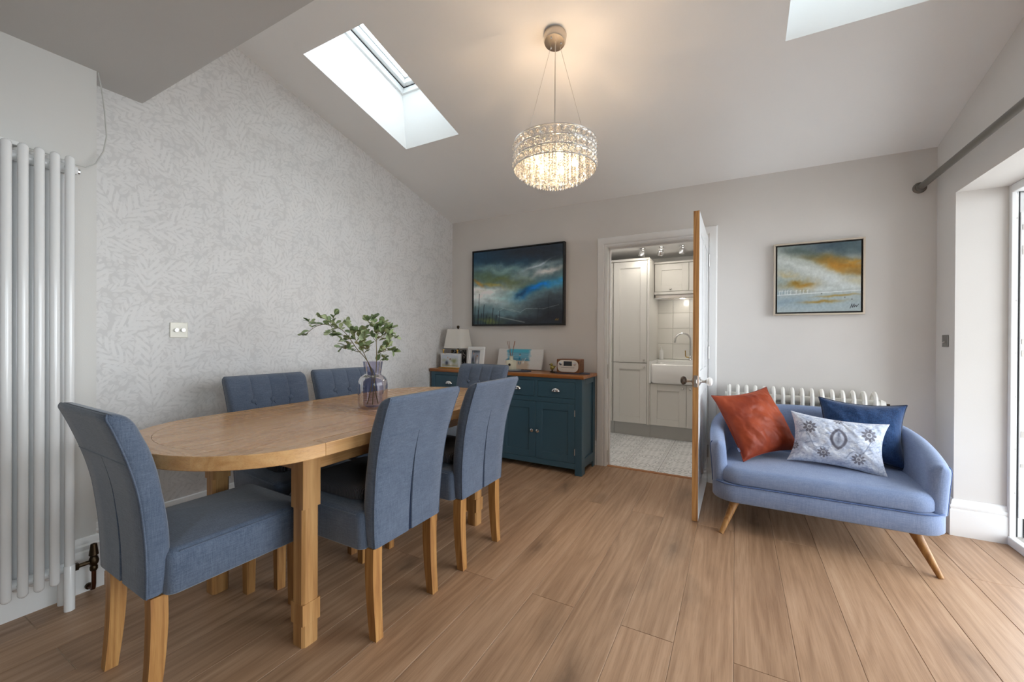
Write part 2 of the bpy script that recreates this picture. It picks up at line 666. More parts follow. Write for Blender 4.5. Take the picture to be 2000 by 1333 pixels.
M['white'] = plain('white_plain', (0.82, 0.82, 0.81, 1), 0.45)
M['kitchen'] = plain('kitchen_cabinet', S(214, 212, 207), 0.42, bump=(80, .04, .001))
M['plinth'] = plain('kitchen_plinth', S(190, 189, 186), 0.5)
M['ceramic'] = plain('white_ceramic', (0.86, 0.86, 0.85, 1), 0.08, coat=0.5)
M['walltile'] = plain('cream_wall_tile', S(226, 224, 218), 0.18, bump=(30, .08, .002))
M['grout'] = plain('grout', S(205, 203, 198), 0.8)
M['alu'] = plain('aluminium', (0.72, 0.73, 0.74, 1), 0.35, 1.0)
M['upvc'] = plain('white_frame', (0.82, 0.83, 0.835, 1), 0.3)
M['glass'] = thin_glass('window_glass', (0.95, 0.985, 0.98, 1))
M['pole'] = plain('pole_grey', S(112, 108, 102), 0.32, 0.4)


# ------------------------------------------------------------------ shell of the room
def zs(y):
    return EAVE - SLOPE * y


fl = G().box(-0.1, 4.25, YBACK, 0.0, -0.09, -0.0026).build('floor', M['floor_base'], smooth=False)
struct(fl, 'wide pale oak floorboards with fine bevelled joints')
random.seed(5)
PX0, PW, PL = 1.3583, 0.2037, 2.32
for k in range(-7, 14):
    xa, xb = PX0 + PW * k, PX0 + PW * (k + 1)
    xa, xb = max(xa, 0.0), min(xb, 4.24)
    if xb - xa < 0.03:
        continue
    y = (-2.02 if k % 2 else -0.865) + PL * 2
    jit = random.uniform(-0.012, 0.012)
    while y > YBACK:
        y1, y0 = y + jit, y - PL + jit
        if k % 2 == 0 and (k // 2) % 2:
            pass
        c1, c0 = min(y1, 0.0), max(y0, YBACK)
        if c1 - c0 > 0.02:
            g = 0.0008
            hx, hy = (xb - xa) / 2 - g, (c1 - c0) / 2 - g
            G().box(-hx, hx, -hy, hy, -0.0026, 0.0, 0.0013).build('plank', M['floor_oak'], fl, ((xa + xb) / 2, (c0 + c1) / 2, 0), smooth=False)
        y -= PL


def yz_wall(name, poly, x0, x1, m):
    g = G()
    g.rings([[(x0, y, z) for y, z in poly], [(x1, y, z) for y, z in poly]])
    return struct(g.build(name, m, smooth=False))


yz_wall('wall_left', [(0.12, 0), (0.12, zs(0.12)), (YBEAM, zs(YBEAM)), (YBEAM, ZFLAT), (YBREAST, ZFLAT), (YBREAST, 0)], -0.1, 0.0, M['wallpaper'])['label'] = 'left wall papered in pale tone-on-tone leaf print'
struct(G().box(-0.1, XBREAST, YBACK, YBREAST, 0, ZFLAT).build('wall_chimney_breast', M['wall_breast'], smooth=False), 'plain pale chimney breast wall behind the tall radiator')
DX0, DX1, DZ = 1.755, 2.592, 2.0
wb = G()
wb.box(0.0, DX0 - 0.03, 0, 0.12, 0, EAVE + 0.02).box(DX1 + 0.03, XR, 0, 0.12, 0, EAVE + 0.02).box(DX0 - 0.03, DX1 + 0.03, 0, 0.12, DZ + 0.03, EAVE + 0.02)
struct(wb.build('wall_back', M['wall'], smooth=False), 'plain warm grey wall with the doorway to the kitchen')
yz_wall('wall_right', [(0.12, 0), (0.12, zs(0.12)), (YBEAM, zs(YBEAM)), (YBEAM, ZFLAT), (YBACK, ZFLAT), (YBACK, WIN[3]), (WIN[1], WIN[3]), (WIN[1], 0), (YOPEN, 0), (YOPEN, LINTEL), (YREV, LINTEL), (YREV, 0)], XR, 4.30, M['wall'])['label'] = 'grey wall with the deep opening to the garden'
struct(G().box(XR, 4.30, YBACK, WIN[1], 0, WIN[2]).box(XR, 4.30, YBACK, WIN[0], WIN[2], WIN[3]).build('wall_right_rear', M['wall'], smooth=False))
w4 = bpy.data.objects.new('window_3', None)
COL.objects.link(w4)
struct(w4, 'unseen white framed window added for fill daylight in the old part of the room')
for ya, yb, za, zb in ((WIN[0], WIN[1], WIN[2], WIN[2] + .05), (WIN[0], WIN[1], WIN[3] - .05, WIN[3]), (WIN[0], WIN[0] + .05, WIN[2] + .05, WIN[3] - .05), (WIN[1] - .05, WIN[1], WIN[2] + .05, WIN[3] - .05)):
    G().box(4.2, 4.26, ya, yb, za, zb, .003).build('window_frame', M['upvc'], w4, smooth=False)
G().box(4.2, 4.26, (WIN[0] + WIN[1]) / 2 - .03, (WIN[0] + WIN[1]) / 2 + .03, WIN[2] + .05, WIN[3] - .05, .003).build('mullion', M['upvc'], w4, smooth=False)
for ya, yb in ((WIN[0] + .05, (WIN[0] + WIN[1]) / 2 - .03), ((WIN[0] + WIN[1]) / 2 + .03, WIN[1] - .05)):
    G().box(4.226, 4.232, ya, yb, WIN[2] + .05, WIN[3] - .05).build('pane', M['glass'], w4, smooth=False)
struct(G().box(-0.1, 4.30, YBACK - 0.1, YBACK, 0, ZFLAT).build('wall_rear', M['wall'], smooth=False))
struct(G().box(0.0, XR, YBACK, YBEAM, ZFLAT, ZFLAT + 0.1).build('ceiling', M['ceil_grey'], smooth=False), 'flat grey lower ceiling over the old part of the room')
struct(G().box(0.0, XR, YBEAM - 0.1, YBEAM, ZFLAT + 0.1, zs(YBEAM) + 0.05).build('wall_beam', M['ceil'], smooth=False))

# sloping ceiling with two roof light shafts cut through it
xs = [-0.1] + [v for s in SKYL for v in s[:2]] + [XR + 0.1]
ys = [YBEAM, -2.07, -1.15, 0.12]
UPV = (0.0, -0.045, 0.42)
vl, vu, gr = {}, {}, G()
for i, x in enumerate(xs):
    for j, y in enumerate(ys):
        vl[i, j] = len(gr.v); gr.v.append((x, y, zs(y)))
        vu[i, j] = len(gr.v); gr.v.append((x, y + UPV[1], zs(y) + UPV[2]))
hole = {(1, 1), (3, 1)}
for i in range(len(xs) - 1):
    for j in range(3):
        q = [(i, j), (i + 1, j), (i + 1, j + 1), (i, j + 1)]
        if (i, j) not in hole:
            gr.f.append(tuple(vl[p] for p in q)); gr.f.append(tuple(vu[p] for p in q))
        for a, b, nb in (((i, j), (i + 1, j), (i, j - 1)), ((i, j + 1), (i + 1, j + 1), (i, j + 1)), ((i, j), (i, j + 1), (i - 1, j)), ((i + 1, j), (i + 1, j + 1), (i + 1, j))):
            inside = 0 <= nb[0] < len(xs) - 1 and 0 <= nb[1] < 3
            solid = inside and nb not in hole
            if (i, j) not in hole and not solid:
                gr.f.append((vl[a], vl[b], vu[b], vu[a]))
struct(gr.build('ceiling_vault', M['ceil'], smooth=False), 'sloping white ceiling with two roof light shafts')

for n_, (x0, x1, y0, y1) in enumerate(SKYL):
    y0, y1 = -2.07, -1.15
    w = bpy.data.objects.new('window_%d' % (n_ + 1), None)
    COL.objects.link(w)
    struct(w, 'roof window at the top of the white shaft near the papered wall' if n_ == 0 else 'roof window at the top of the white shaft near the garden door')
    w.location = ((x0 + x1) / 2, (y0 + y1) / 2 + UPV[1], zs((y0 + y1) / 2) + UPV[2])
    w.rotation_euler = (-math.atan(SLOPE), 0, 0)
    hx, hy = (x1 - x0) / 2, (y1 - y0) / 2 / math.cos(math.atan(SLOPE))

    def frame(name, o, i, z0, z1, m=M['upvc']):
        g = G()
        g.box(-hx - o, -hx + i, -hy - o, hy + o, z0, z1, .003).box(hx - i, hx + o, -hy - o, hy + o, z0, z1, .003)
        g.box(-hx + i, hx - i, -hy - o, -hy + i, z0, z1, .003).box(-hx + i, hx - i, hy - i, hy + o, z0, z1, .003)
        return g.build(name, m, w, smooth=False)
    frame('outer_frame', 0.05, 0.018, 0.0, 0.05)
    frame('gasket', 0.03, 0.022, 0.05, 0.056, M['rubber'])
    frame('sash_frame', 0.03, 0.052, 0.056, 0.11)
    frame('glazing_bead', -0.05, 0.06, 0.10, 0.114, M['alu'])
    G().box(-hx + 0.05, hx - 0.05, -hy + 0.05, hy - 0.05, 0.112, 0.118).build('pane', M['glass'], w, smooth=False)


# ------------------------------------------------------------------ skirting boards
def skirting(name, pts, h, m=None, t=0.022):
    """moulded skirting along a polyline; the wall is on the left of its direction"""
    prof = [(0, 0), (t, 0), (t, h - 0.062), (t - 0.005, h - 0.055), (t - 0.001, h - 0.045), (t - 0.001, h - 0.036), (t - 0.008, h - 0.028), (t - 0.008, h - 0.02), (t - 0.013, h - 0.004), (0.004, h), (0, h)]
    P = [Vector((x, y, 0)) for x, y in pts]
    rings = []
    for i, p in enumerate(P):
        d0 = (P[i] - P[i - 1]).normalized() if i else (P[1] - P[0]).normalized()
        d1 = (P[i + 1] - P[i]).normalized() if i + 1 < len(P) else d0
        n0, n1 = Vector((d0.y, -d0.x, 0)), Vector((d1.y, -d1.x, 0))
        b = (n0 + n1)
        b = b / max(0.3, b.length_squared / 2)
        rings.append([p + b * o + Vector((0, 0, z)) for o, z in prof])
    return struct(G().rings(rings).build(name, m or M['trim'], smooth=True, angle=25), 'white moulded skirting board')


skirting('baseboard_left', [(0, YBREAST), (0, 0)], 0.25)
skirting('baseboard_chimney_breast', [(XBREAST, YBACK), (XBREAST, YBREAST), (0.024, YBREAST)], 0.245)
skirting('baseboard_back', [(0.024, 0), (DX0 - 0.092, 0)], 0.22)
skirting('baseboard_back_door', [(DX1 + 0.064, 0), (XR - 0.024, 0)], 0.22)
skirting('baseboard_right', [(XR, 0), (XR, YREV), (4.165, YREV)], 0.215)

# ------------------------------------------------------------------ doorway, lining and open door leaf
d1 = bpy.data.objects.new('door_1', None)
COL.objects.link(d1)
struct(d1, 'open white door with bare pine edge in the kitchen doorway')
G().box(DX0 - 0.03, DX0, 0.0, 0.13, 0, DZ, .002).build('lining', M['trim'], d1, smooth=False)
G().box(DX1, DX1 + 0.03, 0.0, 0.13, 0, DZ, .002).build('lining', M['trim'], d1, smooth=False)
G().box(DX0 - 0.03, DX1 + 0.03, 0.0, 0.13, DZ, DZ + 0.03, .002).build('lining', M['trim'], d1, smooth=False)
st_ = G().box(DX0, DX0 + 0.014, 0.045, 0.075, 0, DZ, .002).box(DX1 - 0.014, DX1, 0.045, 0.075, 0, DZ, .002).box(DX0 + .014, DX1 - .014, 0.045, 0.075, DZ - 0.014, DZ, .002)
st_.build('door_stop', M['trim'], d1, smooth=False)
prof = [(0, 0), (0, -0.012), (0.012, -0.016), (0.022, -0.010), (0.03, -0.018), (0.062, -0.022), (0.078, -0.022), (0.085, -0.016), (0.088, 0)]   # from inner edge outwards, depth


def archi(name, a, b, na, nb):
    """moulded architrave between two inner-edge points with mitred ends"""
    r = []
    for p, n in ((a, na), (b, nb)):
        r.append([(p[0] + n[0] * o, y, p[1] + n[1] * o) for o, y in prof])
    return G().rings(r).build(name, M['trim'], d1, smooth=True, angle=20)


ix0, ix1, iz = DX0 - 0.006, DX1 + 0.002 - 0.028, DZ - 0.012 + 0.014
archi('architrave', (ix0, 0), (ix0, iz), (-1, 0), (-1, 1))
archi('architrave', (ix1, 0), (ix1, iz), (1, 0), (1, 1))
archi('architrave', (ix0, iz), (ix1, iz), (-1, 1), (1, 1))
G().box(DX0 + 0.001, DX0 + 0.003, 0.004, 0.03, 0.8, 0.93).build('strike_plate', M['nickel'], d1, smooth=False)
G().box(DX0 + 0.001, DX0 + 0.003, 0.004, 0.03, 0.03, 0.14).build('strike_plate', M['nickel'], d1, smooth=False)

lf = bpy.data.objects.new('door_leaf', None)
COL.objects.link(lf)
lf.parent = d1
lf.location = (2.545, -0.853, 0.008)
lf.rotation_euler = (0, 0, math.radians(-0.4))
LW, LH, LT = 0.832, 1.981, 0.036        # local: x thickness, y from free edge to hinge
M['pine'] = wood('pine_edge', (S(206, 160, 104), S(188, 138, 84), S(150, 100, 58)), 'Z', 0.5, 1.6, False, 0.0)
M['door_white'] = plain('door_white', (0.80, 0.81, 0.82, 1), 0.3)
g = G()
for a, b in ((0.0035, 0.115), (LW - 0.115, LW)):
    g.box(0, LT, a, b, 0, LH, .0015)
for a, b in ((0, 0.2), (0.78, 0.95), (LH - 0.115, LH)):
    g.box(0, LT, 0.115, LW - 0.115, a, b, .0015)
g.box(0, LT, LW / 2 - 0.05, LW / 2 + 0.05, 0.2, 0.78, .0015).box(0, LT, LW / 2 - 0.05, LW / 2 + 0.05, 0.95, LH - 0.115, .0015)
g.build('leaf_frame', M['door_white'], lf, smooth=False)
for ya, yb in ((0.115, LW / 2 - 0.05), (LW / 2 + 0.05, LW - 0.115)):
    for za, zb in ((0.2, 0.78), (0.95, LH - 0.115)):
        G().box(0.009, LT - 0.009, ya + .001, yb - .001, za + .001, zb - .001).build('door_panel', M['door_white'], lf, smooth=False)
G().box(0.0005, LT - 0.0005, 0.0, 0.003, 0, LH).build('bare_edge', M['pine'], lf, smooth=False)['label'] = 'unpainted pine edge'
G().box(0.006, LT - 0.006, -0.0015, 0.0, 0.855, 0.93, .0005).build('latch_plate', M['nickel'], lf, smooth=False)
G().box(0.012, LT - 0.012, -0.009, -0.0015, 0.88, 0.905, .001).build('latch_bolt', M['nickel'], lf, smooth=False)
KP = [(0.028, 0.0), (0.026, 0.004), (0.014, 0.008), (0.010, 0.014), (0.009, 0.034), (0.013, 0.036), (0.013, 0.040), (0.009, 0.042)]
KB = [(0.001, 0.040), (0.012, 0.041), (0.024, 0.047), (0.029, 0.058), (0.027, 0.068), (0.018, 0.076), (0.001, 0.079)]
M['knob_grey'] = plain('smoked_glass_knob', S(96, 86, 80), 0.12, 0.3, coat=.5)
for sgn, x, mm in ((-1, 0.0, M['knob_grey']), (1, LT, M['ceramic'])):
    G().lathe([(r, sgn * z) for r, z in KP], 24, (x, 0.058, 0.889), 'X', True).build('knob_rose', M['nickel'], lf)
    G().lathe([(r, sgn * z) for r, z in KB], 24, (x, 0.058, 0.889), 'X', True).build('door_knob', mm, lf)
for z in (0.2, 1.0, 1.75):
    G().tube([(LT + 0.006, LW + 0.004, z), (LT + 0.006, LW + 0.004, z + 0.1)], 0.006, 10).build('hinge', M['nickel'], lf)
G().box(DX0, DX1, 0.0005, 0.046, -0.008, 0.003, .002).build('threshold_strip', M['board_oak'], d1, smooth=False)

# ------------------------------------------------------------------ garden door opening (leaves folded away out of view)
d2 = bpy.data.objects.new('door_2', None)
COL.objects.link(d2)
struct(d2, 'white folding garden door frame with lock keeps')
FX = 4.165
G().box(FX, FX + 0.018, YREV - 0.028, YREV, 0.05, LINTEL, .002).box(FX + .018, FX + 0.032, YREV - 0.016, YREV, 0.05, LINTEL - .02, .001).build('jamb', M['upvc'], d2, smooth=False)
G().box(FX + 0.032, FX + 0.075, YREV - 0.010, YREV, 0.05, LINTEL - 0.02).build('jamb_track', M['alu'], d2, smooth=False)
for xa in (0.033, 0.062):
    G().box(FX + xa, FX + xa + 0.005, YREV - 0.016, YREV - 0.0102, 0.05, LINTEL - 0.02).build('gasket', M['rubber'], d2, smooth=False)
G().box(FX + 0.0385, FX + 0.0615, YREV - 0.022, YREV - 0.0102, 0.16, LINTEL - 0.16, .001).build('keep_strip', M['upvc'], d2, smooth=False)
for z, h in ((1.80, .03), (1.66, .05), (1.15, .03), (1.08, .035), (0.62, .035), (0.45, .02)):
    G().box(FX + 0.045, FX + 0.056, YREV - 0.0235, YREV - 0.0221, z, z + h).build('keep', M['nickel'], d2, smooth=False)
for z in (0.3, 0.55, 0.85, 1.1, 1.4, 1.87):
    G().ball((FX + 0.026, YREV - 0.0165, z), 0.004, 8, 5, (1, .4, 1)).build('screw', M['nickel'], d2)
G().box(FX + 0.076, FX + 0.10, YREV - 0.028, YREV, 0.05, LINTEL, .002).build('jamb', M['upvc'], d2, smooth=False)
G().box(FX, FX + 0.10, YOPEN, YREV - 0.028, LINTEL - 0.045, LINTEL, .003).build('head_frame', M['upvc'], d2, smooth=False)
G().box(FX - 0.004, FX + 0.03, YOPEN, YREV - 0.0, 0.0, 0.05, .003).build('sill', M['upvc'], d2, smooth=False)
G().box(FX + 0.03, FX + 0.10, YOPEN, YREV - 0.03, 0.0, 0.03).build('sill_track', M['alu'], d2, smooth=False)
G().box(FX, FX + 0.10, YOPEN, YOPEN + 0.05, 0.05, LINTEL - 0.045, .003).build('jamb', M['upvc'], d2, smooth=False)

M['patio'] = plain('patio_stone', (0.45, 0.44, 0.42, 1), 0.8, bump=(8, .3, .01))
struct(G().box(4.30, 14.0, -14.0, 8.0, -0.2, -0.05).build('patio_ground', M['patio'], smooth=False), 'pale stone patio outside the garden door')
M['side_blocker'] = plain('side_blocker_render', (0.36, 0.33, 0.30, 1), 0.85, bump=(30, .3, .004))
struct(G().box(4.30, 6.3, YOPEN - 0.32, YOPEN - 0.1, -0.05, 2.75).build('wall_sky_blocker', M['side_blocker'], smooth=False), 'unseen wall added beside the patio to block sky light')  # added out of view to keep sky light off the back wall
aw = thing('sky_blocker', 'unseen grey canopy added over the garden door to block high sky', 'sky_blocker', (4.301, 0, 0))  # added out of view, cuts high sky light on the door reveal
M['sky_blocker'] = plain('sky_blocker_fabric', (0.45, 0.44, 0.42, 1), 0.9)
G().rings([[(0, y, 2.62), (0, y, 2.63), (1.25, y, 2.40), (1.25, y, 2.39)] for y in (YOPEN - .08, 0.3)]).build('canopy', M['sky_blocker'], aw, smooth=False)
G().box(0, .1, YOPEN - .08, .3, 2.63, 2.74, .01).build('cassette', M['alu'], aw, smooth=False)
G().box(1.23, 1.29, YOPEN - .08, .3, 2.345, 2.39, .005).build('front_rail', M['alu'], aw, smooth=False)
for y in (YOPEN + .5, -.3):
    G().tube([(0.05, y, 2.60), (.65, y + .25, 2.48), (1.24, y, 2.37)], .018, 8).build('arm', M['alu'], aw)

# ------------------------------------------------------------------ kitchen beyond the doorway
KX0, KX1, KY, KZ = 0.9, 3.4, 1.86, 2.2
kf = struct(G().box(KX0, KX1, 0.046, KY, -0.09, -0.008).build('floor_kitchen', M['grout'], smooth=False), 'patterned grey tiles on the kitchen floor')
tt = NT('patterned_tile')
v = tt.coord((1, 1, 1))
sp = tt.n('ShaderNodeSeparateXYZ'); tt.l(v, sp.inputs[0])


def ring(cx, cy, r, w):
    dx = tt.math('SUBTRACT', sp.outputs[0], cx); dy = tt.math('SUBTRACT', sp.outputs[1], cy)
    d = tt.math('SQRT', tt.math('ADD', tt.math('MULTIPLY', dx, dx), tt.math('MULTIPLY', dy, dy)))
    return d, tt.math('SUBTRACT', 1.0, tt.math('DIVIDE', tt.math('ABSOLUTE', tt.math('SUBTRACT', d, r)), w), clamp=True)


acc = None
for cx, cy in ((-.15, -.15), (.15, -.15), (-.15, .15), (.15, .15), (0, 0), (-.15, 0), (.15, 0)):
    for r, w in ((0.062, 0.007), (0.035, 0.006)):
        _, k = ring(cx, cy, r, w)
        acc = k if acc is None else tt.math('MAXIMUM', acc, k)
ax = tt.math('ABSOLUTE', sp.outputs[0]); ay = tt.math('ABSOLUTE', sp.outputs[1])
sx_ = tt.math('SINE', tt.math('MULTIPLY', sp.outputs[0], 62.8)); sy_ = tt.math('SINE', tt.math('MULTIPLY', sp.outputs[1], 125.6))
dm = tt.math('MULTIPLY', tt.math('SUBTRACT', tt.math('MULTIPLY', sx_, sy_), 0.45), 4.0, clamp=True)
c_ = tt.mix(dm, S(234, 235, 236), S(186, 188, 190))
c_ = tt.mix(tt.math('MULTIPLY', acc, 0.8), c_, S(160, 162, 165))
tt.l(c_, tt.b.inputs['Base Color'])
tt.set(Roughness=0.35)
M['tile'] = tt.m
t0 = None
for i in range(6):
    for j in range(6):
        x, y = 1.889 - 0.15 - 0.3 + i * 0.3, 0.046 + 0.15 + j * 0.3
        if x + .15 > KX1 or y + .15 > KY:
            continue
        if t0 is None:
            t0 = G().box(-.1485, .1485, -.1485, .1485, -0.008, 0, .0015).build('tile', M['tile'], kf, (x, y, 0), smooth=False)
        else:
            share(t0, 'tile', kf, (x, y, 0))
kb = struct(G().box(KX0, KX1, KY, KY + 0.1, 0, KZ + .05).build('wall_kitchen_back', M['grout'], smooth=False))
struct(G().box(KX0 - 0.1, KX0, 0.12, KY, 0, KZ + .05).build('wall_kitchen_left', M['wall'], smooth=False))
struct(G().box(KX1, KX1 + 0.1, 0.12, KY, 0, KZ + .05).build('wall_kitchen_right', M['wall'], smooth=False))
struct(G().box(KX0, KX1, 0.12, KY, KZ, KZ + 0.1).build('ceiling_kitchen', M['ceil'], smooth=False))
w0 = None
for i in range(5):
    for j in range(4):
        p = (1.987 + i * 0.196, KY - 0.008, 1.0 + j * 0.196)
        if w0 is None:
            w0 = G().box(-.0965, .0965, -.0, .008, -.0965, .0965, .002).build('tile', M['walltile'], kb, p, smooth=False)
        else:
            share(w0, 'tile', kb, p)


def shaker(name, parent, x0, x1, z0, z1, y, knob=None, m=None, fr=0.075, th=0.02, rec=0.012, km=None, kr=0.012):
    """framed door with recessed panel, facing -Y"""
    m = m or M['kitchen']
    g = G()
    g.box(x0, x0 + fr, y, y + th, z0, z1, .0012).box(x1 - fr, x1, y, y + th, z0, z1, .0012)
    g.box(x0 + fr, x1 - fr, y, y + th, z0, z0 + fr, .0012).box(x0 + fr, x1 - fr, y, y + th, z1 - fr, z1, .0012)
    g.box(x0 + fr - .001, x1 - fr + .001, y + rec, y + th, z0 + fr - .001, z1 - fr + .001)
    o = g.build(name, m, parent, smooth=False)
    if knob:
        k = G().lathe([(0.004, 0), (0.004, -0.012), (kr, -0.016), (kr, -0.022), (kr * .6, -0.026), (0.0005, -0.027)], 14, (knob[0], y, knob[1]), 'Y', True)
        k.build('knob', km or M['nickel'], o)
    return o


t = thing('tall_cabinet', 'tall pale grey shaker kitchen cabinet with two doors beside the sink', 'cabinet', (0, 0, 0))
G().box(1.478, 1.902, 1.272, KY - .009, 0.16, 2.085, .001).build('carcass', M['kitchen'], t, smooth=False)
G().box(1.878, 1.902, 1.245, 1.272, 0.16, 2.085, .001).build('end_panel', M['kitchen'], t, smooth=False)
G().box(1.478, 1.902, 1.235, KY - .009, 2.085, 2.112, .002).build('cornice', M['kitchen'], t, smooth=False)
G().box(1.478, 1.902, 1.335, 1.355, 0.0, 0.158).build('plinth', M['plinth'], t, smooth=False)
shaker('door', t, 1.484, 1.874, 0.882, 2.078, 1.25, (1.845, 0.915))
shaker('door', t, 1.484, 1.874, 0.164, 0.874, 1.25, (1.845, 0.835))
t = thing('tall_cabinet', 'tall pale grey shaker cabinet glimpsed as a strip at the kitchen door frame', 'cabinet', (0, 0, 0))
G().box(1.06, 1.475, 1.272, KY - .009, 0.16, 2.085, .001).build('carcass', M['kitchen'], t, smooth=False)
G().box(1.06, 1.475, 1.235, KY - .009, 2.085, 2.112, .002).build('cornice', M['kitchen'], t, smooth=False)
G().box(1.06, 1.475, 1.335, 1.355, 0.0, 0.158).build('plinth', M['plinth'], t, smooth=False)
shaker('door', t, 1.064, 1.469, 0.882, 2.078, 1.25)
shaker('door', t, 1.064, 1.469, 0.164, 0.874, 1.25)
t = thing('sink_cabinet', 'pale grey shaker base cabinet under the white butler sink', 'cabinet', (0, 0, 0))
G().box(1.905, 2.72, 1.272, KY - .009, 0.16, 0.648, .001).build('carcass', M['kitchen'], t, smooth=False)
G().box(1.905, 2.72, 1.335, 1.355, 0.0, 0.158).build('plinth', M['plinth'], t, smooth=False)
G().box(1.905, 1.915, 1.25, 1.27, 0.164, 0.646).build('filler_strip', M['kitchen'], t, smooth=False)
shaker('door', t, 1.918, 2.304, 0.164, 0.642, 1.25, (2.265, 0.6))
shaker('door', t, 2.308, 2.714, 0.164, 0.642, 1.25, (2.345, 0.6))
sk = thing('butler_sink', 'white ceramic butler sink with rounded apron front', 'sink', (0, 0, 0))
g = G()
SX0, SX1, SY0, SY1, SZ0, SZ1 = 1.926, 2.56, 1.215, 1.68, 0.65, 0.872
c = ((SX0 + SX1) / 2, (SY0 + SY1) / 2)
ro = [(p, q) for p, q in rrect((SX1 - SX0) / 2, (SY1 - SY0) / 2, 0.03, 5, *c)]
ri = [(p, q) for p, q in rrect((SX1 - SX0) / 2 - 0.045, (SY1 - SY0) / 2 - 0.045, 0.05, 5, *c)]
ris = [(p, q) for p, q in rrect((SX1 - SX0) / 2 - 0.015, (SY1 - SY0) / 2 - 0.015, 0.03, 5, *c)]
R = [[(x, y, SZ0) for x, y in ris], [(x, y, SZ0 + .02) for x, y in ro], [(x, y, SZ1 - .012) for x, y in ro], [(x, y, SZ1 - .003) for x, y in rrect((SX1 - SX0) / 2 - 0.004, (SY1 - SY0) / 2 - 0.004, 0.03, 5, *c)], [(x, y, SZ1) for x, y in rrect((SX1 - SX0) / 2 - 0.012, (SY1 - SY0) / 2 - 0.012, 0.03, 5, *c)],
     [(x, y, SZ1 - .002) for x, y in ri], [(x, y, SZ1 - .016) for x, y in ri], [(x, y, SZ0 + .04) for x, y in ri], [(c[0] + (x - c[0]) * .6, c[1] + (y - c[1]) * .6, SZ0 + .03) for x, y in ri]]
g.rings(R).build('bowl', M['ceramic'], sk, angle=50)
wt = G().box(1.905, 1.925, 1.235, KY - .009, 0.648, 0.90, .003).box(1.925, 2.72, 1.682, KY - .009, 0.85, 0.90, .003).box(2.562, 2.72, 1.235, 1.682, 0.85, 0.90, .003)
wt.build('worktop', M['white'], thing('kitchen_worktop', 'white kitchen worktop around the butler sink', 'worktop'), smooth=False)
tp = thing('mixer_tap', 'chrome swan-neck tap with brass lever behind the sink', 'tap', (2.303, 1.72, 0.90))
pts = [(0, 0, 0.0), (0, 0, 0.2)] + [(-0.085 + 0.085 * math.cos(a), -0.02 * (1 - math.cos(a)), 0.245 + 0.085 * math.sin(a)) for a in [PI * k / 10 for k in range(11)]] + [(-0.172, -0.04, 0.215)]
G().tube(pts, 0.012, 12).build('spout', M['chrome'], tp)
G().lathe([(.028, 0), (.028, .012), (.018, .02), (.018, .05), (.014, .056)], 20, cap=True).build('base', M['chrome'], tp)
G().tube([(-.015, 0, .035), (-.045, 0, .04), (-.055, 0, .05), (-.058, 0, .12)], .006, 10).build('lever', plain('gold_brass', S(190, 160, 96), .25, 1.0), tp)
sb = thing('soap_bottle', 'white pump soap bottle standing on the worktop behind the sink', 'bottle', (1.962, 1.76, 0.9005))
G().lathe([(.001, 0), (.024, 0), (.026, .004), (.026, .1), (.02, .115), (.01, .12), (.01, .135)], 20, cap=True).build('body', M['white'], sb)
G().tube([(0, 0, .135), (0, 0, .16), (-.006, -.012, .166), (-.012, -.03, .16)], .005, 8).build('pump', M['white'], sb)
wu = thing('wall_cabinet', 'pale grey shaker wall cabinet above the extractor hood', 'cabinet', (0, 0, 0))
G().box(1.905, 2.72, 1.572, KY - .009, 1.735, 2.075, .001).build('carcass', M['kitchen'], wu, smooth=False)
G().box(1.905, 2.72, 1.538, KY - .009, 2.075, 2.098, .002).build('cornice', M['kitchen'], wu, smooth=False)
shaker('door', wu, 1.912, 2.296, 1.738, 2.07, 1.55, (2.095, 1.764))
shaker('door', wu, 2.30, 2.71, 1.738, 2.07, 1.55, (2.5, 1.764))
hd = thing('extractor_hood', 'slim white extractor hood with steel lip and lamp over the sink', 'hood', (0, 0, 0))
G().box(1.905, 2.72, 1.545, KY - .009, 1.70, 1.734, .002).build('housing', M['kitchen'], hd, smooth=False)
G().box(1.915, 2.71, 1.57, KY - .02, 1.655, 1.70).build('filter_box', M['nickel'], hd, smooth=False)
G().box(1.908, 2.718, 1.535, 1.572, 1.645, 1.66, .003).build('steel_lip', M['chrome'], hd, smooth=False)
G().lathe([(.001, 0), (.03, 0), (.03, .004)], 20, (2.22, 1.62, 1.65), cap=True).build('lamp_disc', emit('hood_lamp', (1, .93, .8, 1), 12), hd)
lamp('hood_light', (2.22, 1.63, 1.62), .35, (1, .94, .85), .03)
for i, (x, y, rx) in enumerate(((1.845, 1.13, .15), (2.04, 1.16, .5), (2.262, 1.18, .2))):
    s_ = thing('ceiling_spotlight', ['small recessed glowing ceiling spotlight above the tall cabinet', 'tilted chrome ceiling spotlight seen glowing in the kitchen doorway', 'chrome ceiling spotlight close to the edge of the open door'][i], 'spotlight', (x, y, KZ), group='kitchen ceiling spotlights')
    G().lathe([(.03, 0), (.032, -.006), (.012, -.012), (.012, -.025)], 18, cap=True).build('mount', M['chrome'], s_)
    h_ = G().lathe([(.03, -.05), (.034, -.045), (.034, 0), (.026, .012), (.01, .018)], 20, cap=False).build('head', M['chrome'], s_, (0, 0, -.042), (rx, 0.25, 0))
    G().lathe([(.001, -.046), (.028, -.046), (.028, -.04)], 18, cap=True).build('bulb', emit('spot_bulb', (1, .92, .78, 1), 25), h_)
for x, y, p in ((1.7, 0.5, 2.3), (2.5, 0.5, 2.3)):
    lamp('kitchen_spot_light', (x, y, KZ - 0.06), p, (1, .96, .9), .12)

# ------------------------------------------------------------------ tall column radiator on the chimney breast
rd = thing('column_radiator', 'tall white column radiator on the chimney breast', 'radiator', (0.245, -3.075, 0))
RZ0, RZ1, RR = 0.125, 1.945, 0.0155


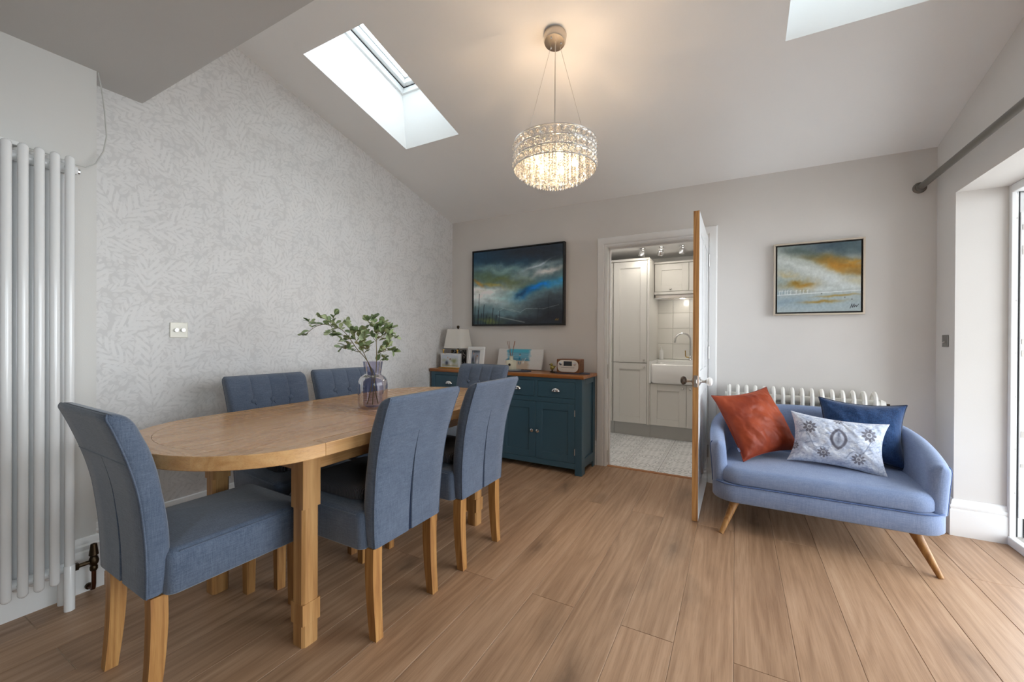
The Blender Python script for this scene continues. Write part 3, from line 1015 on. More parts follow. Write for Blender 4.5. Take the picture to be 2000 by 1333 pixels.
def rcol(x, z0, z1, r=RR):
    n = 16
    prof = [(r * math.sin(PI / 2 * k / 4), z0 + r - r * math.cos(PI / 2 * k / 4)) for k in range(5)]
    prof[0] = (1e-4, z0)
    top = [(r * math.cos(PI / 2 * k / 4), z1 - r + r * math.sin(PI / 2 * k / 4)) for k in range(5)]
    top[-1] = (1e-4, z1)
    return prof + top, (x, 0, 0)


g = G()
for x in (0.04, -0.04):
    pf, c = rcol(x, RZ0, RZ1)
    g.lathe(pf, 16, c)
for z in (1.898, 0.172):
    g.tube([(-.04, 0, z), (.04, 0, z)], .013, 12)
    g.tube([(0, -.0218, z), (0, .0218, z)], .021, 14)
c0 = g.build('column_section', M['radiator'], rd)
for i in range(1, 14):
    share(c0, 'column_section', rd, (0, -0.0437 * i, 0))
for x in (0.04, -0.04):
    G().lathe([(.001, 0.0), (.0175, 0.0), (.0175, 0.19), (.0165, .192)], 16, (x, 0, 0), cap=True).build('foot', M['radiator'], rd)
G().tube([(0, .0215, 1.898), (0, .04, 1.898)], .012, 10).build('vent_plug', M['chrome'], rd)
G().tube([(0, .0215, 1.898), (0, .032, 1.898)], .018, 6).build('end_plug', M['radiator'], rd)
vv = thing('radiator_valve', 'aged bronze radiator valve and pipe beside the tall radiator', 'valve', (0.235, -2.985, 0))
G().tube([(0, -.066, .155), (0, -.05, .155)], .016, 6).build('nut', M['brass'], vv, smooth=False)
G().tube([(0, -.05, .155), (0, 0, .155)], .009, 10).build('tail', M['brass'], vv)
G().lathe([(.011, .112), (.014, .118), (.014, .13), (.011, .136), (.016, .145), (.018, .158), (.014, .172), (.011, .178), (.017, .184), (.015, .2), (.011, .232), (.001, .236)], 16, cap=True).build('body', M['brass'], vv)
G().tube([(0, 0, .115), (0, 0, .05), (-.004, 0, .03), (-.02, 0, .024), (-.062, 0, .024)], .008, 10).build('pipe', M['copper'], vv)
G().tube([(-.062, 0, .024), (-.05, 0, .024)], .014, 12).build('collar', M['brass'], vv)
cb = G().tube([(.156, -2.95, 2.41), (.166, -2.94, 2.33), (.172, -2.932, 2.235), (.176, -2.926, 2.117), (.18, -2.938, 2.04), (.186, -2.966, 1.972), (.196, -3.0, 1.94), (.2, -3.035, 1.938), (.19, -3.1, 1.955), (.18, -3.2, 1.965)], .0028, 8).build('cable', plain('grey_cable', S(196, 196, 192), .5))
tag(cb, 'thin grey cable drooping from the ceiling corner to the tall radiator', 'cable')
bx_ = G().box(.151, .2, -3.55, -3.2, 1.955, 1.972, .002).build('cable_trunking', M['white'])
tag(bx_, 'white trunking on the wall above the tall radiator', 'trunking')

# ------------------------------------------------------------------ cast-iron style radiator behind the sofa
cr = thing('cast_radiator', 'cream cast-iron style radiator under the ochre painting behind the blue sofa', 'radiator', (2.745, -0.095, 0))
g = G()
path = [(0, -.045, .09), (0, -.048, .70), (0, -.046, .755), (0, -.034, .788), (0, 0, .808), (0, .034, .788), (0, .046, .755), (0, .048, .70), (0, .045, .09)]
pp = smooth_rows(path, 26)
g.tube(pp, .0125, 8)
g.tube([(0, 0, .1), (0, 0, .75)], .009, 8)
for z in (.735, .14):
    g.tube([(-.0291, 0, z), (.0291, 0, z)], .026, 14)
    g.box(-.011, .011, -.045, .045, z - .02, z + .02, .006)
s0 = g.build('section', M['cast'], cr)
NSEC, PIT = 16, 0.0578
for i in range(1, NSEC):
    share(s0, 'section', cr, (PIT * i, 0, 0))
for i in (0, NSEC - 1):
    G().tube([(PIT * i, -.045, .1), (PIT * i, -.055, .03), (PIT * i, -.06, 0)], [.014, .012, .016], 10).build('foot', M['cast'], cr)
    G().tube([(PIT * i, .045, .1), (PIT * i, .05, .03), (PIT * i, .05, 0)], [.014, .012, .016], 10).build('foot', M['cast'], cr)
xe = PIT * (NSEC - 1) + .0291
G().tube([(xe, 0, .735), (xe + .012, 0, .735), (xe + .03, 0, .735)], [.03, .03, .02], 14).build('end_plug', M['cast'], cr)
G().tube([(xe + .03, 0, .735), (xe + .052, 0, .735)], .006, 8).build('bleed_screw', M['brass'], cr)

# ------------------------------------------------------------------ switch plates, curtain pole
dm_ = thing('dimmer_switch', 'cream double dimmer switch on the papered wall', 'switch', (0, -2.568, 1.209))
M['cream_plate'] = plain('cream_plate', S(224, 220, 208), .35, .1)
G().box(.0003, .007, -.043, .043, -.043, .043, .0025).build('plate', M['cream_plate'], dm_, smooth=False)
for y in (-.016, .016):
    G().lathe([(.0105, .007), (.0105, .02), (.0095, .0225), (.0005, .023)], 18, (0, y, .0), 'X', True).build('dial', M['chrome'], dm_)
sw = thing('toggle_switch', 'small grey steel plate with toggle on the wall edge above the sofa arm', 'switch', (XR, -.145, 1.166))
G().box(-.006, -.0003, -.04, .04, -.038, .038, .002).build('plate', plain('steel_plate', S(140, 138, 134), .4, .6), sw, smooth=False)
G().tube([(-.006, .0, -.008), (-.016, .0, -.013)], [.006, .004], 10).build('toggle', M['nickel'], sw)
po = thing('curtain_pole', 'grey metal curtain pole running above the garden opening', 'pole', (3.858, 0, 2.186))
G().tube([(0, -.004, 0), (0, -2.65, 0)], .019, 18).build('rod', M['pole'], po)
G().lathe([(.036, -.0005), (.036, -.01), (.028, -.016), (.026, -.03), (.019, -.034)], 24, (0, 0, 0), 'Y', True).build('wall_flange', M['pole'], po)
G().tube([(0, -1.9, 0), (XR - 3.858 - .001, -1.9, 0)], .008, 10).build('bracket', M['pole'], po)

# ------------------------------------------------------------------ chandelier
CX, CY = 1.905, -1.612
CZ = zs(CY)
ch = thing('chandelier', 'drum chandelier with silver filigree band and hanging crystal strands', 'chandelier', (CX, CY, 0))
M['silver'] = plain('silver_filigree', (0.72, 0.71, 0.70, 1), 0.28, 1.0)
M['rose'] = plain('canopy_nickel', (0.60, 0.54, 0.47, 1), 0.25, 1.0)
t = NT('crystal')
t.t.nodes.remove(t.b)
a_ = t.n('ShaderNodeBsdfTransparent', Color=(.97, .97, .97, 1))
b_ = t.n('ShaderNodeBsdfGlossy', Roughness=.06, Color=(1, 1, 1, 1))
c_ = t.n('ShaderNodeBsdfTranslucent', Color=(.95, .93, .9, 1))
m1, m2 = t.n('ShaderNodeMixShader'), t.n('ShaderNodeMixShader')
m1.inputs[0].default_value = .5
m2.inputs[0].default_value = .3
t.l(a_.outputs[0], m1.inputs[1]); t.l(c_.outputs[0], m1.inputs[2])
t.l(m1.outputs[0], m2.inputs[1]); t.l(b_.outputs[0], m2.inputs[2])
t.l(m2.outputs[0], t.t.nodes['Material Output'].inputs['Surface'])
M['crystal'] = t.m
tilt = -math.atan(SLOPE)
G().lathe([(.001, 0), (.062, 0), (.062, -.012), (.06, -.04), (.055, -.05), (.001, -.052)], 32, cap=True).build('canopy', M['rose'], ch, (0, 0, CZ - .0005), (tilt, 0, 0))
for a in (0.4, 2.5, 4.6):
    G().ball((.036 * math.cos(a), .036 * math.sin(a), -.054), .005, 10, 6).build('canopy_screw', M['chrome'], ch, (0, 0, CZ), (tilt, 0, 0))
DR, DZ0, DZ1 = 0.225, 2.10, 2.243
for k in range(3):
    a = 0.9 + k * 2 * PI / 3
    G().tube([(.03 * math.cos(a), .03 * math.sin(a), CZ - .055), (DR * .97 * math.cos(a), DR * .97 * math.sin(a), DZ1)], .0011, 6).build('suspension_wire', M['nickel'], ch)
G().tube([(0, 0, CZ - .055), (0, 0, DZ1 - .01)], .0026, 8).build('power_cord', M['nickel'], ch)


def hoop(r, z, w=.0022, n=64):
    pts = [(r * math.cos(2 * PI * k / n), r * math.sin(2 * PI * k / n), z) for k in range(n + 1)]
    return G().tube(pts, w, 6, cap=False)


zb = [DZ0, DZ0 + .047, DZ0 + .094, DZ1]
for z in zb:
    G().rings([[((DR + a) * math.cos(2 * PI * k / 72), (DR + a) * math.sin(2 * PI * k / 72), z + b) for a, b in ((-.001, -.003), (.0012, -.003), (.0012, .003), (-.001, .003))] for k in range(73)], False, False).build('hoop', M['silver'], ch)
bead = None
for b in range(3):
    g = G()
    z0, z1 = zb[b], zb[b + 1]
    zm = (z0 + z1) / 2
    nloop = 40
    for k in range(nloop):
        a = 2 * PI * k / nloop
        ca, sa = math.cos(a), math.sin(a)
        def onwall(u, z):
            aa = a + u / DR
            return (DR * math.cos(aa), DR * math.sin(aa), z)
        rr = .0165 if b != 1 else .0145
        for q0, w_ in ((rr, .0019), (rr * .62, .0014)):
            g.tube([onwall(q0 * math.cos(q), zm + q0 * math.sin(q)) for q in [2 * PI * j / 12 for j in range(13)]], w_, 4, cap=False)
        for s in (-1, 1):       # scrolled tendrils between the loops
            g.tube([onwall(.0176 + .0065 * math.cos(q) * s, zm + s * .0125 + .0075 * math.sin(q)) for q in [5.6 * j / 9 for j in range(10)]], .0015, 4, cap=False)
            g.tube([onwall(.0176, zm + s * .004), onwall(.0176, zm + s * .0225)], .0012, 4, cap=False)
            for s2 in (-1, 1):
                g.tube([onwall(s2 * .010, zm + s * .0125), onwall(s2 * .0145, zm + s * .019), onwall(s2 * .008, zm + s * .0225)], .0013, 4, cap=False)
        if b == 1:
            for s in (-1, 1):
                g.tube([onwall(s * .004, z0), onwall(s * .009, zm), onwall(s * .004, z1)], .0013, 4, cap=False)
    fb = g.build('filigree_band', M['silver'], ch)
    nb = 40
    for k in range(nb):
        a = 2 * PI * k / nb
        p = (DR * math.cos(a), DR * math.sin(a), zm)
        if bead is None:
            bead = G().ball((0, 0, 0), .0098, 8, 6).build('crystal_bead', M['crystal'], fb, p, smooth=False)
        else:
            share(bead, 'crystal_bead', fb, p, (0, 0, a), (1, 1, 1) if b != 1 else (.7, .7, .7))
# inner frame and strands
hoop(.19, DZ1 - .006).build('hoop', M['silver'], ch)
for a in range(3):
    q = a * PI / 3
    G().tube([(-DR * math.cos(q), -DR * math.sin(q), DZ1), (DR * math.cos(q), DR * math.sin(q), DZ1)], .0025, 6).build('cross_bar', M['silver'], ch)
proto = {}


def strand(nb):
    if nb not in proto:
        g = G()
        pts = []
        for i in range(nb):
            z = -.0155 * i - .008
            r = .0062
            g.add([(r, 0, z), (0, r, z), (-r, 0, z), (0, -r, z), (0, 0, z + .0072), (0, 0, z - .0072)], [(0, 1, 4), (1, 2, 4), (2, 3, 4), (3, 0, 4), (1, 0, 5), (2, 1, 5), (3, 2, 5), (0, 3, 5)])
        z = -.0155 * nb
        r = .0072
        g.add([(r, 0, z - .018), (0, r, z - .018), (-r, 0, z - .018), (0, -r, z - .018), (0, 0, z), (0, 0, z - .028)], [(0, 1, 4), (1, 2, 4), (2, 3, 4), (3, 0, 4), (1, 0, 5), (2, 1, 5), (3, 2, 5), (0, 3, 5)])
        proto[nb] = g.build('crystal_strand', M['crystal'], ch, (0, 0, 0), smooth=False)
        return proto[nb], True
    return proto[nb], False


for r, n, ln in ((.205, 44, 7), (.165, 34, 9), (.125, 26, 10), (.085, 18, 11), (.045, 9, 12)):
    for k in range(n):
        a = 2 * PI * (k + .5 * (n % 4)) / n
        p = (r * math.cos(a), r * math.sin(a), DZ1 - .012 - (.02 if ln < 12 else 0))
        o, fresh = strand(ln)
        if fresh:
            o.location, o.rotation_euler = p, (0, 0, a)
        else:
            share(o, 'crystal_strand', ch, p, (0, 0, a * 3))
bm_ = emit('bulb_glow', (1, .66, .26, 1), 10)
for k in range(5):
    a = 2 * PI * k / 5 + .3
    p = (.105 * math.cos(a), .105 * math.sin(a), 2.142)
    G().lathe([(.001, -.03), (.009, -.026), (.011, -.01), (.009, .012), (.006, .02)], 12, p, cap=True).build('bulb', bm_, ch)
    G().tube([(p[0], p[1], 2.16), (p[0], p[1], DZ1)], .008, 10).build('bulb_holder', M['silver'], ch)
    lamp('bulb_light', (CX + p[0], CY + p[1], p[2] - .005), 4.6, (1, .70, .44), .013)

# ------------------------------------------------------------------ dining table
TX, TY, TZ, TT = 1.012, -2.12, 0.79, 0.048
tb = thing('dining_table', 'long oval-ended oak dining table', 'table', (TX, TY, 0), math.radians(-0.6))
HW, YS, EA = 0.472, 0.60, 0.382          # half width, start of the curved ends, their depth
IW, IE = 0.398, 0.306                     # inner field half width and depth of its curved end
LF = 0.15                                 # half length of the middle leaf


def arc(hw, e, n, s):
    return [(hw * math.cos(PI * k / n), s * (YS + e * math.sin(PI * k / n))) for k in range(n + 1)]


for s in (-1, 1):
    o, i = arc(HW, EA, 40, s), arc(IW, IE, 40, s)
    gp = 0.0012
    # border of the rounded end in three segments, each its own board
    for a, b, nm in ((0, 13, 'end_border'), (13, 27, 'end_border'), (27, 40, 'end_border')):
        poly = o[a:b + 1] + i[a:b + 1][::-1]
        g = G()
        n = b - a + 1
        rings = []
        for k in range(a, b + 1):
            (xo, yo), (xi, yi) = o[k], i[k]
            d = Vector((xo - xi, yo - yi)).normalized()
            xo2, yo2 = xo - d.x * .002, yo - d.y * .002
            xi2, yi2 = xi + d.x * gp, yi + d.y * gp
            rings.append([(xi2, yi2, TZ - TT), (xo2, yo2, TZ - TT), (xo, yo, TZ - TT + .003), (xo, yo, TZ - .003), (xo2, yo2, TZ), (xi2, yi2, TZ)])
        g.rings(rings).build(nm, M['table_oak_x'] if nm and (a == 13) else M['table_oak'], tb, angle=30)
    # straight side borders
    for sx in (-1, 1):
        xa, xb = sorted((sx * (IW + gp), sx * HW))
        ya, yb = sorted((s * (LF + gp), s * (YS - gp)))
        G().box(xa, xb, ya, yb, TZ - TT, TZ, .002).build('side_border', M['table_oak'], tb, smooth=False)
    fld = i + [(-IW, s * (LF + gp)), (IW, s * (LF + gp))]
    G().prism(fld, TZ - TT + .006, TZ).build('field_panel', M['table_oak'], tb, smooth=False)
for x0, x1 in ((-HW, -IW - .001), (-IW, IW), (IW + .001, HW)):
    G().box(x0, x1, -LF, LF, TZ - TT, TZ, .0015).build('leaf_board', M['table_oak_x'] if x1 - x0 > .2 else M['table_oak'], tb, smooth=False)
LXO, LYO = 0.362, 0.613                  # leg outer faces
for sx in (-1, 1):
    for sy in (-1, 1):
        g = G()
        cx_, cy_ = sx * (LXO - .037), sy * (LYO - .037)
        zt = TZ - TT - .0005

        def sec(z0, z1, h, b):
            p = [(cx_ + x, cy_ + y) for x, y in ((h, h - b), (h - b, h), (-h + b, h), (-h, h - b), (-h, -h + b), (-h + b, -h), (h - b, -h), (h, -h + b))]
            g.rings([[(x, y, z0) for x, y in p], [(x, y, z1) for x, y in p]])
        sec(0.0, .085, .0345, .010)
        sec(.085, .165, .037, .0015)
        sec(.165, .525, .0345, .010)
        sec(.525, zt, .037, .0015)
        g.build('leg', M['table_oak_z'], tb, smooth=False)
for sx in (-1, 1):
    x = sx * (LXO - .037)
    G().box(x - .012, x + .012, -LYO + .075, LYO - .075, TZ - TT - .085, TZ - TT - .001, .002).build('apron', M['table_oak'], tb, smooth=False)
    y = sx * (LYO - .037)
    G().box(-LXO + .075, LXO - .075, y - .012, y + .012, TZ - TT - .085, TZ - TT - .001, .002).build('apron', M['table_oak_x'], tb, smooth=False)


# ------------------------------------------------------------------ dining chairs
BACK = [(.362, -.250, -.196, .193), (.41, -.2505, -.188, .197), (.47, -.252, -.184, .200), (.54, -.256, -.186, .203), (.61, -.263, -.194, .206), (.68, -.272, -.206, .209), (.75, -.287, -.219, .212),
        (.82, -.307, -.238, .216), (.88, -.327, -.262, .219), (.915, -.340, -.278, .221), (.938, -.349, -.296, .219), (.951, -.346, -.318, .212)]
BTN = [(-.10, .815), (0.0, .815), (.10, .815), (-.05, .70), (.05, .70)]


def back_rows(n=46):
    r = smooth_rows(BACK, n)
    return r


def front_y(x, z, yf):
    d = 0.0
    for bx, bz in BTN:
        q = ((x - bx) ** 2 + (z - bz) ** 2) / (.022 ** 2)
        d += .011 * math.exp(-q)
    for bx in (-.10, 0.0, .10):
        if z > .815:
            d += .0055 * math.exp(-((x - bx) / .0045) ** 2)
    return yf - d


def make_chair(label):
    t = thing('dining_chair', label, 'chair', group='dining chairs around the oak table')
    rows = back_rows()
    rings = []
    ins = []
    for z, yr, yf, hw in rows:
        w = .0015 + .0205 * max(0, (.79 - z) / .43)
        dp = .018 if z < .788 else 0.0
        L = [(-hw, yr + .013), (-hw + .004, yr + .004), (-hw + .013, yr)]
        xs_ = [-.6 * hw, -.3 * hw, -w / 2 - .004, -w / 2]
        rear = L + [(x, yr) for x in xs_] + [(0, yr + dp)] + [(-x, yr) for x in xs_[::-1]] + [(-x, y) for x, y in L[::-1]]
        fr = [(hw, yf - .022), (hw - .006, yf - .008), (hw - .018, yf - .001)]
        us = [.15, .125, .1, .075, .05, .025]
        cols = []
        for c in (.10, 0.0, -.10):
            cols += [c + .02, c + .006, c, c - .006, c - .02]
        cols = [.16] + cols + [-.16]
        fl_ = fr + [(x, front_y(x, z, yf)) for x in cols] + [(-x, y) for x, y in fr[::-1]]
        rings.append([(x, y, z) for x, y in rear + fl_])
        if z < .785:
            ins.append((w, yr, z))
    b = G().rings(rings).build('backrest', M['chair_fab'], t, angle=50)
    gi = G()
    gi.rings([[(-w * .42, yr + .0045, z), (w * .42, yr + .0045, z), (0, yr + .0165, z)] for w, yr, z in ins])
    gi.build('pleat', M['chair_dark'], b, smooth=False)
    for bx, bz in BTN:
        yf = lerp_table([(r[0], r[2]) for r in BACK], bz)[0]
        G().ball((bx, front_y(bx, bz, yf) + .003, bz), .0145, 14, 8, (1, .55, 1)).build('button', M['chair_fab'], b)
    sm = G()
    for (ax, az), (cx_, cz_) in ((BTN[0], BTN[3]), (BTN[1], BTN[3]), (BTN[1], BTN[4]), (BTN[2], BTN[4])):
        pts = []
        for k in range(7):
            q = k / 6
            x, z = ax + (cx_ - ax) * q, az + (cz_ - az) * q
            yf = lerp_table([(r[0], r[2]) for r in BACK], z)[0]
            pts.append((x, front_y(x, z, yf) + .0002, z))
        sm.tube(pts, .0014, 5)
    sm.build('tufting_seam', M['chair_dark'], b)
    pts = [(-(hw - .003), yr + .004, z) for z, yr, yf, hw in rows]
    top = [(x, rows[-1][1] + .003, rows[-1][0] - .0005) for x in (-.17, -.08, 0, .08, .17)]
    pts = pts + top + [(-x, y, z) for x, y, z in pts[::-1]]
    G().tube(pts, .0028, 6).build('piping', M['chair_fab'], b)
    zq = .795
    yq = lerp_table([(r[0], r[1], r[3]) for r in BACK], zq)
    G().tube([(-yq[1] + .012, yq[0] - .0006, zq), (0, yq[0] - .0006, zq), (yq[1] - .012, yq[0] - .0006, zq)], .0012, 5).build('stitching', M['chair_fab'], b)
    poly = rrect(.216, .240, .03, 5, 0, .036)
    seat = padded(G(), poly, .352, .498, .03, .022).build('seat', M['chair_fab'], t, angle=60)
    G().tube([(x, y, .486) for x, y in [(.2155, -.17), (.2155, .246), (.186, .2755), (-.186, .2755), (-.2155, .246), (-.2155, -.17)]], .0022, 6).build('seam_piping', M['chair_fab'], seat)
    for sx in (-1, 1):
        g = G()
        rg = []
        for z, y, h in smooth_rows([(.356, -.214, .0225), (.26, -.213, .0225), (.13, -.219, .0205), (0.0, -.231, .018)], 9):
            x = sx * .168
            rg.append([(x - h, y - h, z), (x + h, y - h, z), (x + h, y + h, z), (x - h, y + h, z)])
        G().rings(rg).build('leg', M['leg_oak'], t, angle=40)
        rg = []
        for z, h in ((.356, .0225), (0.0, .0175)):
            x, y = sx * .190, .250
            rg.append([(x - h, y - h, z), (x + h, y - h, z), (x + h, y + h, z), (x - h, y + h, z)])
        G().rings(rg).build('leg', M['leg_oak'], t, smooth=False)
    return t


chairA = make_chair('blue-grey upholstered dining chair standing at the table end beside the tall radiator')
chairA.location = (1.01, -2.888, 0)
chairA.rotation_euler = (0, 0, math.radians(-1.5))
copy_thing(chairA, (1.33, -2.390, 0), PI / 2, 'blue-grey upholstered dining chair with its back to the open floor, beside the table-end chair')
copy_thing(chairA, (1.342, -1.835, 0), PI / 2, 'blue-grey upholstered dining chair with its back to the open floor, next to the sideboard end')
copy_thing(chairA, (0.690, -2.325, 0), -PI / 2 - math.radians(7), 'buttoned blue-grey dining chair on the papered wall side, next to the dimmer switch')
copy_thing(chairA, (0.688, -1.813, 0), -PI / 2 - math.radians(12), 'buttoned blue-grey dining chair on the papered wall side, behind the glass vase')
copy_thing(chairA, (.985, -1.19, 0), PI + math.radians(2), 'buttoned blue-grey dining chair at the table end standing before the sideboard')

tk = NT('charcoal_knit')
wv = tk.n('ShaderNodeTexWave', Scale=60.0, Distortion=3.0)
tk.l(tk.coord(), wv.inputs['Vector'])
tk.l(tk.ramp(wv.outputs['Fac'], [(0.2, S(36, 36, 40)), (0.8, S(84, 84, 90))]), tk.b.inputs['Base Color'])
tk.set(Roughness=.95)
tk.bump(wv.outputs['Fac'], .8, .006)
M['knit'] = tk.m
for (x, y, r, lab) in ((0.722, -2.329, -7, 'charcoal knitted seat pad on the wall-side chair next to the dimmer switch'), (1.298, -2.390, 0, 'charcoal knitted seat pad on the open-floor-side chair beside the table-end chair'), (1.310, -1.835, 0, 'charcoal knitted seat pad on the open-floor-side chair next to the sideboard end')):
    o = padded(G(), rrect(.18, .18, .05, 5), 0.0, .05, .022, .012).build('seat_pad', M['knit'], None, (x, y, .5205), (0, 0, math.radians(r)), angle=60)
    tag(o, lab, 'cushion', 'seat pads on the dining chairs')

# ------------------------------------------------------------------ sofa
sf = thing('loveseat', 'small light blue curved loveseat on tapered wooden legs', 'sofa', (3.197, -.55, 0))


def d_shape(hx, y0, y1, rf, rb, n=8):
    out = []
    for sx, sy, r, a0 in ((1, 1, rb, 0), (-1, 1, rb, PI / 2), (-1, -1, rf, PI), (1, -1, rf, 1.5 * PI)):
        cy_ = y1 - r if sy > 0 else y0 + r
        for k in range(n + 1):
            a = a0 + PI / 2 * k / n
            out.append((sx * (hx - r) + r * math.cos(a), cy_ + r * math.sin(a)))
    return out


rail = d_shape(.536, -.372, .345, .13, .2)
g = G()
ctr = (0, -.03)
rg = []
for z, d in ((.188, .02), (.192, .006), (.20, 0), (.288, .0), (.297, .004), (.299, .02)):
    rg.append([(x * (1 - d / .5), ctr[1] + (y - ctr[1]) * (1 - d / .34), z) for x, y in rail])
g.rings(rg).build('seat_rail', M['sofa_fab'], sf, angle=50)
cush = d_shape(.506, -.368, .27, .125, .12)
padded(G(), cush, .299, .395, .05, .024, 6, .012).build('seat_cushion', M['sofa_fab'], sf, angle=60)
G().tube([(x * 1.001, y, .299) for x, y in rail if y < .1][:0] + [(x, y, .298) for x, y in [p for p in rail[18:]] if y < .05], .004, 6).build('piping', M['sofa_pipe'], sf)
half = [(-.485, -.285), (-.492, -.18), (-.495, -.05), (-.487, .08), (-.455, .18), (-.385, .25), (-.27, .288), (-.14, .302), (0, .306)]
hh = [.545, .572, .597, .622, .648, .676, .698, .706, .708]
path = [(x, y, z) for (x, y), z in zip(half, hh)]
path = path + [(-x, y, z) for x, y, z in path[::-1][1:]]
cl = smooth_rows(path, 64)
TH = .043


def shell_ring(i, scale=1.0, ext=0.0):
    x, y, h = cl[i]
    a, b = cl[max(i - 1, 0)], cl[min(i + 1, len(cl) - 1)]
    d = Vector((b[0] - a[0], b[1] - a[1])).normalized()
    nrm = Vector((-d.y, d.x))       # outwards
    if nrm.dot(Vector((x, y - .0))) < 0:
        nrm = -nrm
    zb_ = .286
    sec = [(TH, zb_), (TH, .34), (TH, .45)]
    for k in range(9):
        q = PI * k / 8
        sec.append((TH * math.cos(q), h - TH + TH * math.sin(q)))
    sec += [(-TH, .45), (-TH, .34), (-TH, zb_)]
    out = []
    for o, z in sec:
        zc = (zb_ + h) / 2
        o2 = o * scale
        z2 = zc + (z - zc) * (1 - (1 - scale) * .10)
        lean = .034 * max(0, (z2 - .22) / .48) ** 1.2
        p = Vector((x, y)) + nrm * (o2 + lean) + d * ext
        out.append((p.x, p.y, z2))
    return out


R = []
for k in range(5, 0, -1):
    q = PI / 2 * k / 5
    R.append(shell_ring(0, max(.12, math.cos(q)), -TH * math.sin(q)))
R += [shell_ring(i) for i in range(len(cl))]
for k in range(1, 6):
    q = PI / 2 * k / 5
    R.append(shell_ring(len(cl) - 1, max(.12, math.cos(q)), TH * math.sin(q)))
G().rings(R).build('back_and_arms', M['sofa_fab'], sf, angle=60)
pp = []
for i in range(0, len(cl)):
    r = shell_ring(i)
    pp.append(r[1])
for e, idx in ((-1, 0), (1, len(cl) - 1)):
    r = shell_ring(idx, 1.0, 0)
    G().tube([(r[j][0] * 1.003, r[j][1], r[j][2]) for j in range(0, 6)], .0035, 6).build('piping', M['sofa_pipe'], sf)
for sx in (-1, 1):
    G().tube([(sx * .40, -.275, .20), (sx * .482, -.382, 0)], [.027, .0125], 16).build('leg', M['leg_oak'], sf)
    G().tube([(sx * .38, .19, .20), (sx * .43, .185, 0)], [.027, .0125], 16).build('leg', M['leg_oak'], sf)


# ------------------------------------------------------------------ painting helpers (numpy)
def lin(c):
    c = np.asarray(c, float) / 255.0
    return np.where(c <= .04045, c / 12.92, ((c + .055) / 1.055) ** 2.4)


_rs = np.random.RandomState(7)
_lat = _rs.rand(64, 64)


def vnoise(x, y):
    xi, yi = np.floor(x).astype(int), np.floor(y).astype(int)
    fx, fy = x - xi, y - yi
    fx, fy = fx * fx * (3 - 2 * fx), fy * fy * (3 - 2 * fy)
    g_ = lambda a, b: _lat[a % 64, b % 64]
    return (g_(xi, yi) * (1 - fx) + g_(xi + 1, yi) * fx) * (1 - fy) + (g_(xi, yi + 1) * (1 - fx) + g_(xi + 1, yi + 1) * fx) * fy


def fbm(x, y, o=5):
    s, a = 0, .5
    for _ in range(o):
        s = s + a * vnoise(x, y)
        x, y, a = x * 2.03 + 11.3, y * 2.03 + 5.7, a * .5
    return s


class Canvas:
    """u right, v up, 0..1; colours in sRGB 0..255"""

    def __init__(self, u, v, base, asp=1.0):
        self.u, self.v, self.asp = u, v, asp
        self.c = np.zeros(u.shape + (3,)) + np.array(base, float)

    def blend(self, m, col):
        m = np.clip(m, 0, 1)[..., None]
        self.c = self.c * (1 - m) + np.array(col, float) * m

    def blob(self, u0, v0, su, sv, col, a=1.0, ang=0.0, rough=.0, hard=1.0, sc=7, seed=0):
        du, dv = (self.u - u0) * self.asp, self.v - v0
        if rough:
            du = du + rough * (fbm(self.u * sc + seed, self.v * sc + 3.1 + seed) - .5)
            dv = dv + rough * (fbm(self.u * sc + 17.7 + seed, self.v * sc + seed) - .5)
        q = math.radians(ang)
        x, y = du * math.cos(q) + dv * math.sin(q), -du * math.sin(q) + dv * math.cos(q)
        e = np.exp(-((x / (su * self.asp)) ** 2 + (y / sv) ** 2) * hard)
        self.blend(e * a, col)

    def line(self, u0, v0, u1, v1, w, col, a=1.0):
        px, py = (self.u - u0) * self.asp, self.v - v0
        dx, dy = (u1 - u0) * self.asp, v1 - v0
        l2 = dx * dx + dy * dy
        t_ = np.clip((px * dx + py * dy) / l2, 0, 1)
        d = np.hypot(px - t_ * dx, py - t_ * dy)
        self.blend(np.clip(1.5 - d / w, 0, 1) * a, col)

    def out(self):
        return lin(np.clip(self.c, 0, 255))


def set_cols(o, cols, attr='Col'):
    a = o.data.color_attributes.new(attr, 'FLOAT_COLOR', 'POINT')
    n = len(o.data.vertices)
    rgba = np.ones((n, 4), np.float32)
    rgba[:, :3] = cols.reshape(-1, 3)
    a.data.foreach_set('color', rgba.ravel())


def printed(name, w, h, nx, ny, fn, m, parent, loc=(0, 0, 0), rot=(0, 0, 0), base=(200, 200, 200)):
    """flat picture facing -Y, lower left corner at local origin"""
    u, v = np.meshgrid(np.linspace(0, 1, nx), np.linspace(0, 1, ny))
    cv = Canvas(u, v, base, w / h)
    fn(cv)
    vs = [(float(a) * w, 0.0, float(b) * h) for a, b in zip(u.ravel(), v.ravel())]
    fs = [(j * nx + i, j * nx + i + 1, (j + 1) * nx + i + 1, (j + 1) * nx + i) for j in range(ny - 1) for i in range(nx - 1)]
    o = G().add(vs, fs).build(name, m, parent, loc, rot, smooth=False, fix=False)
    set_cols(o, cv.out())
    return o


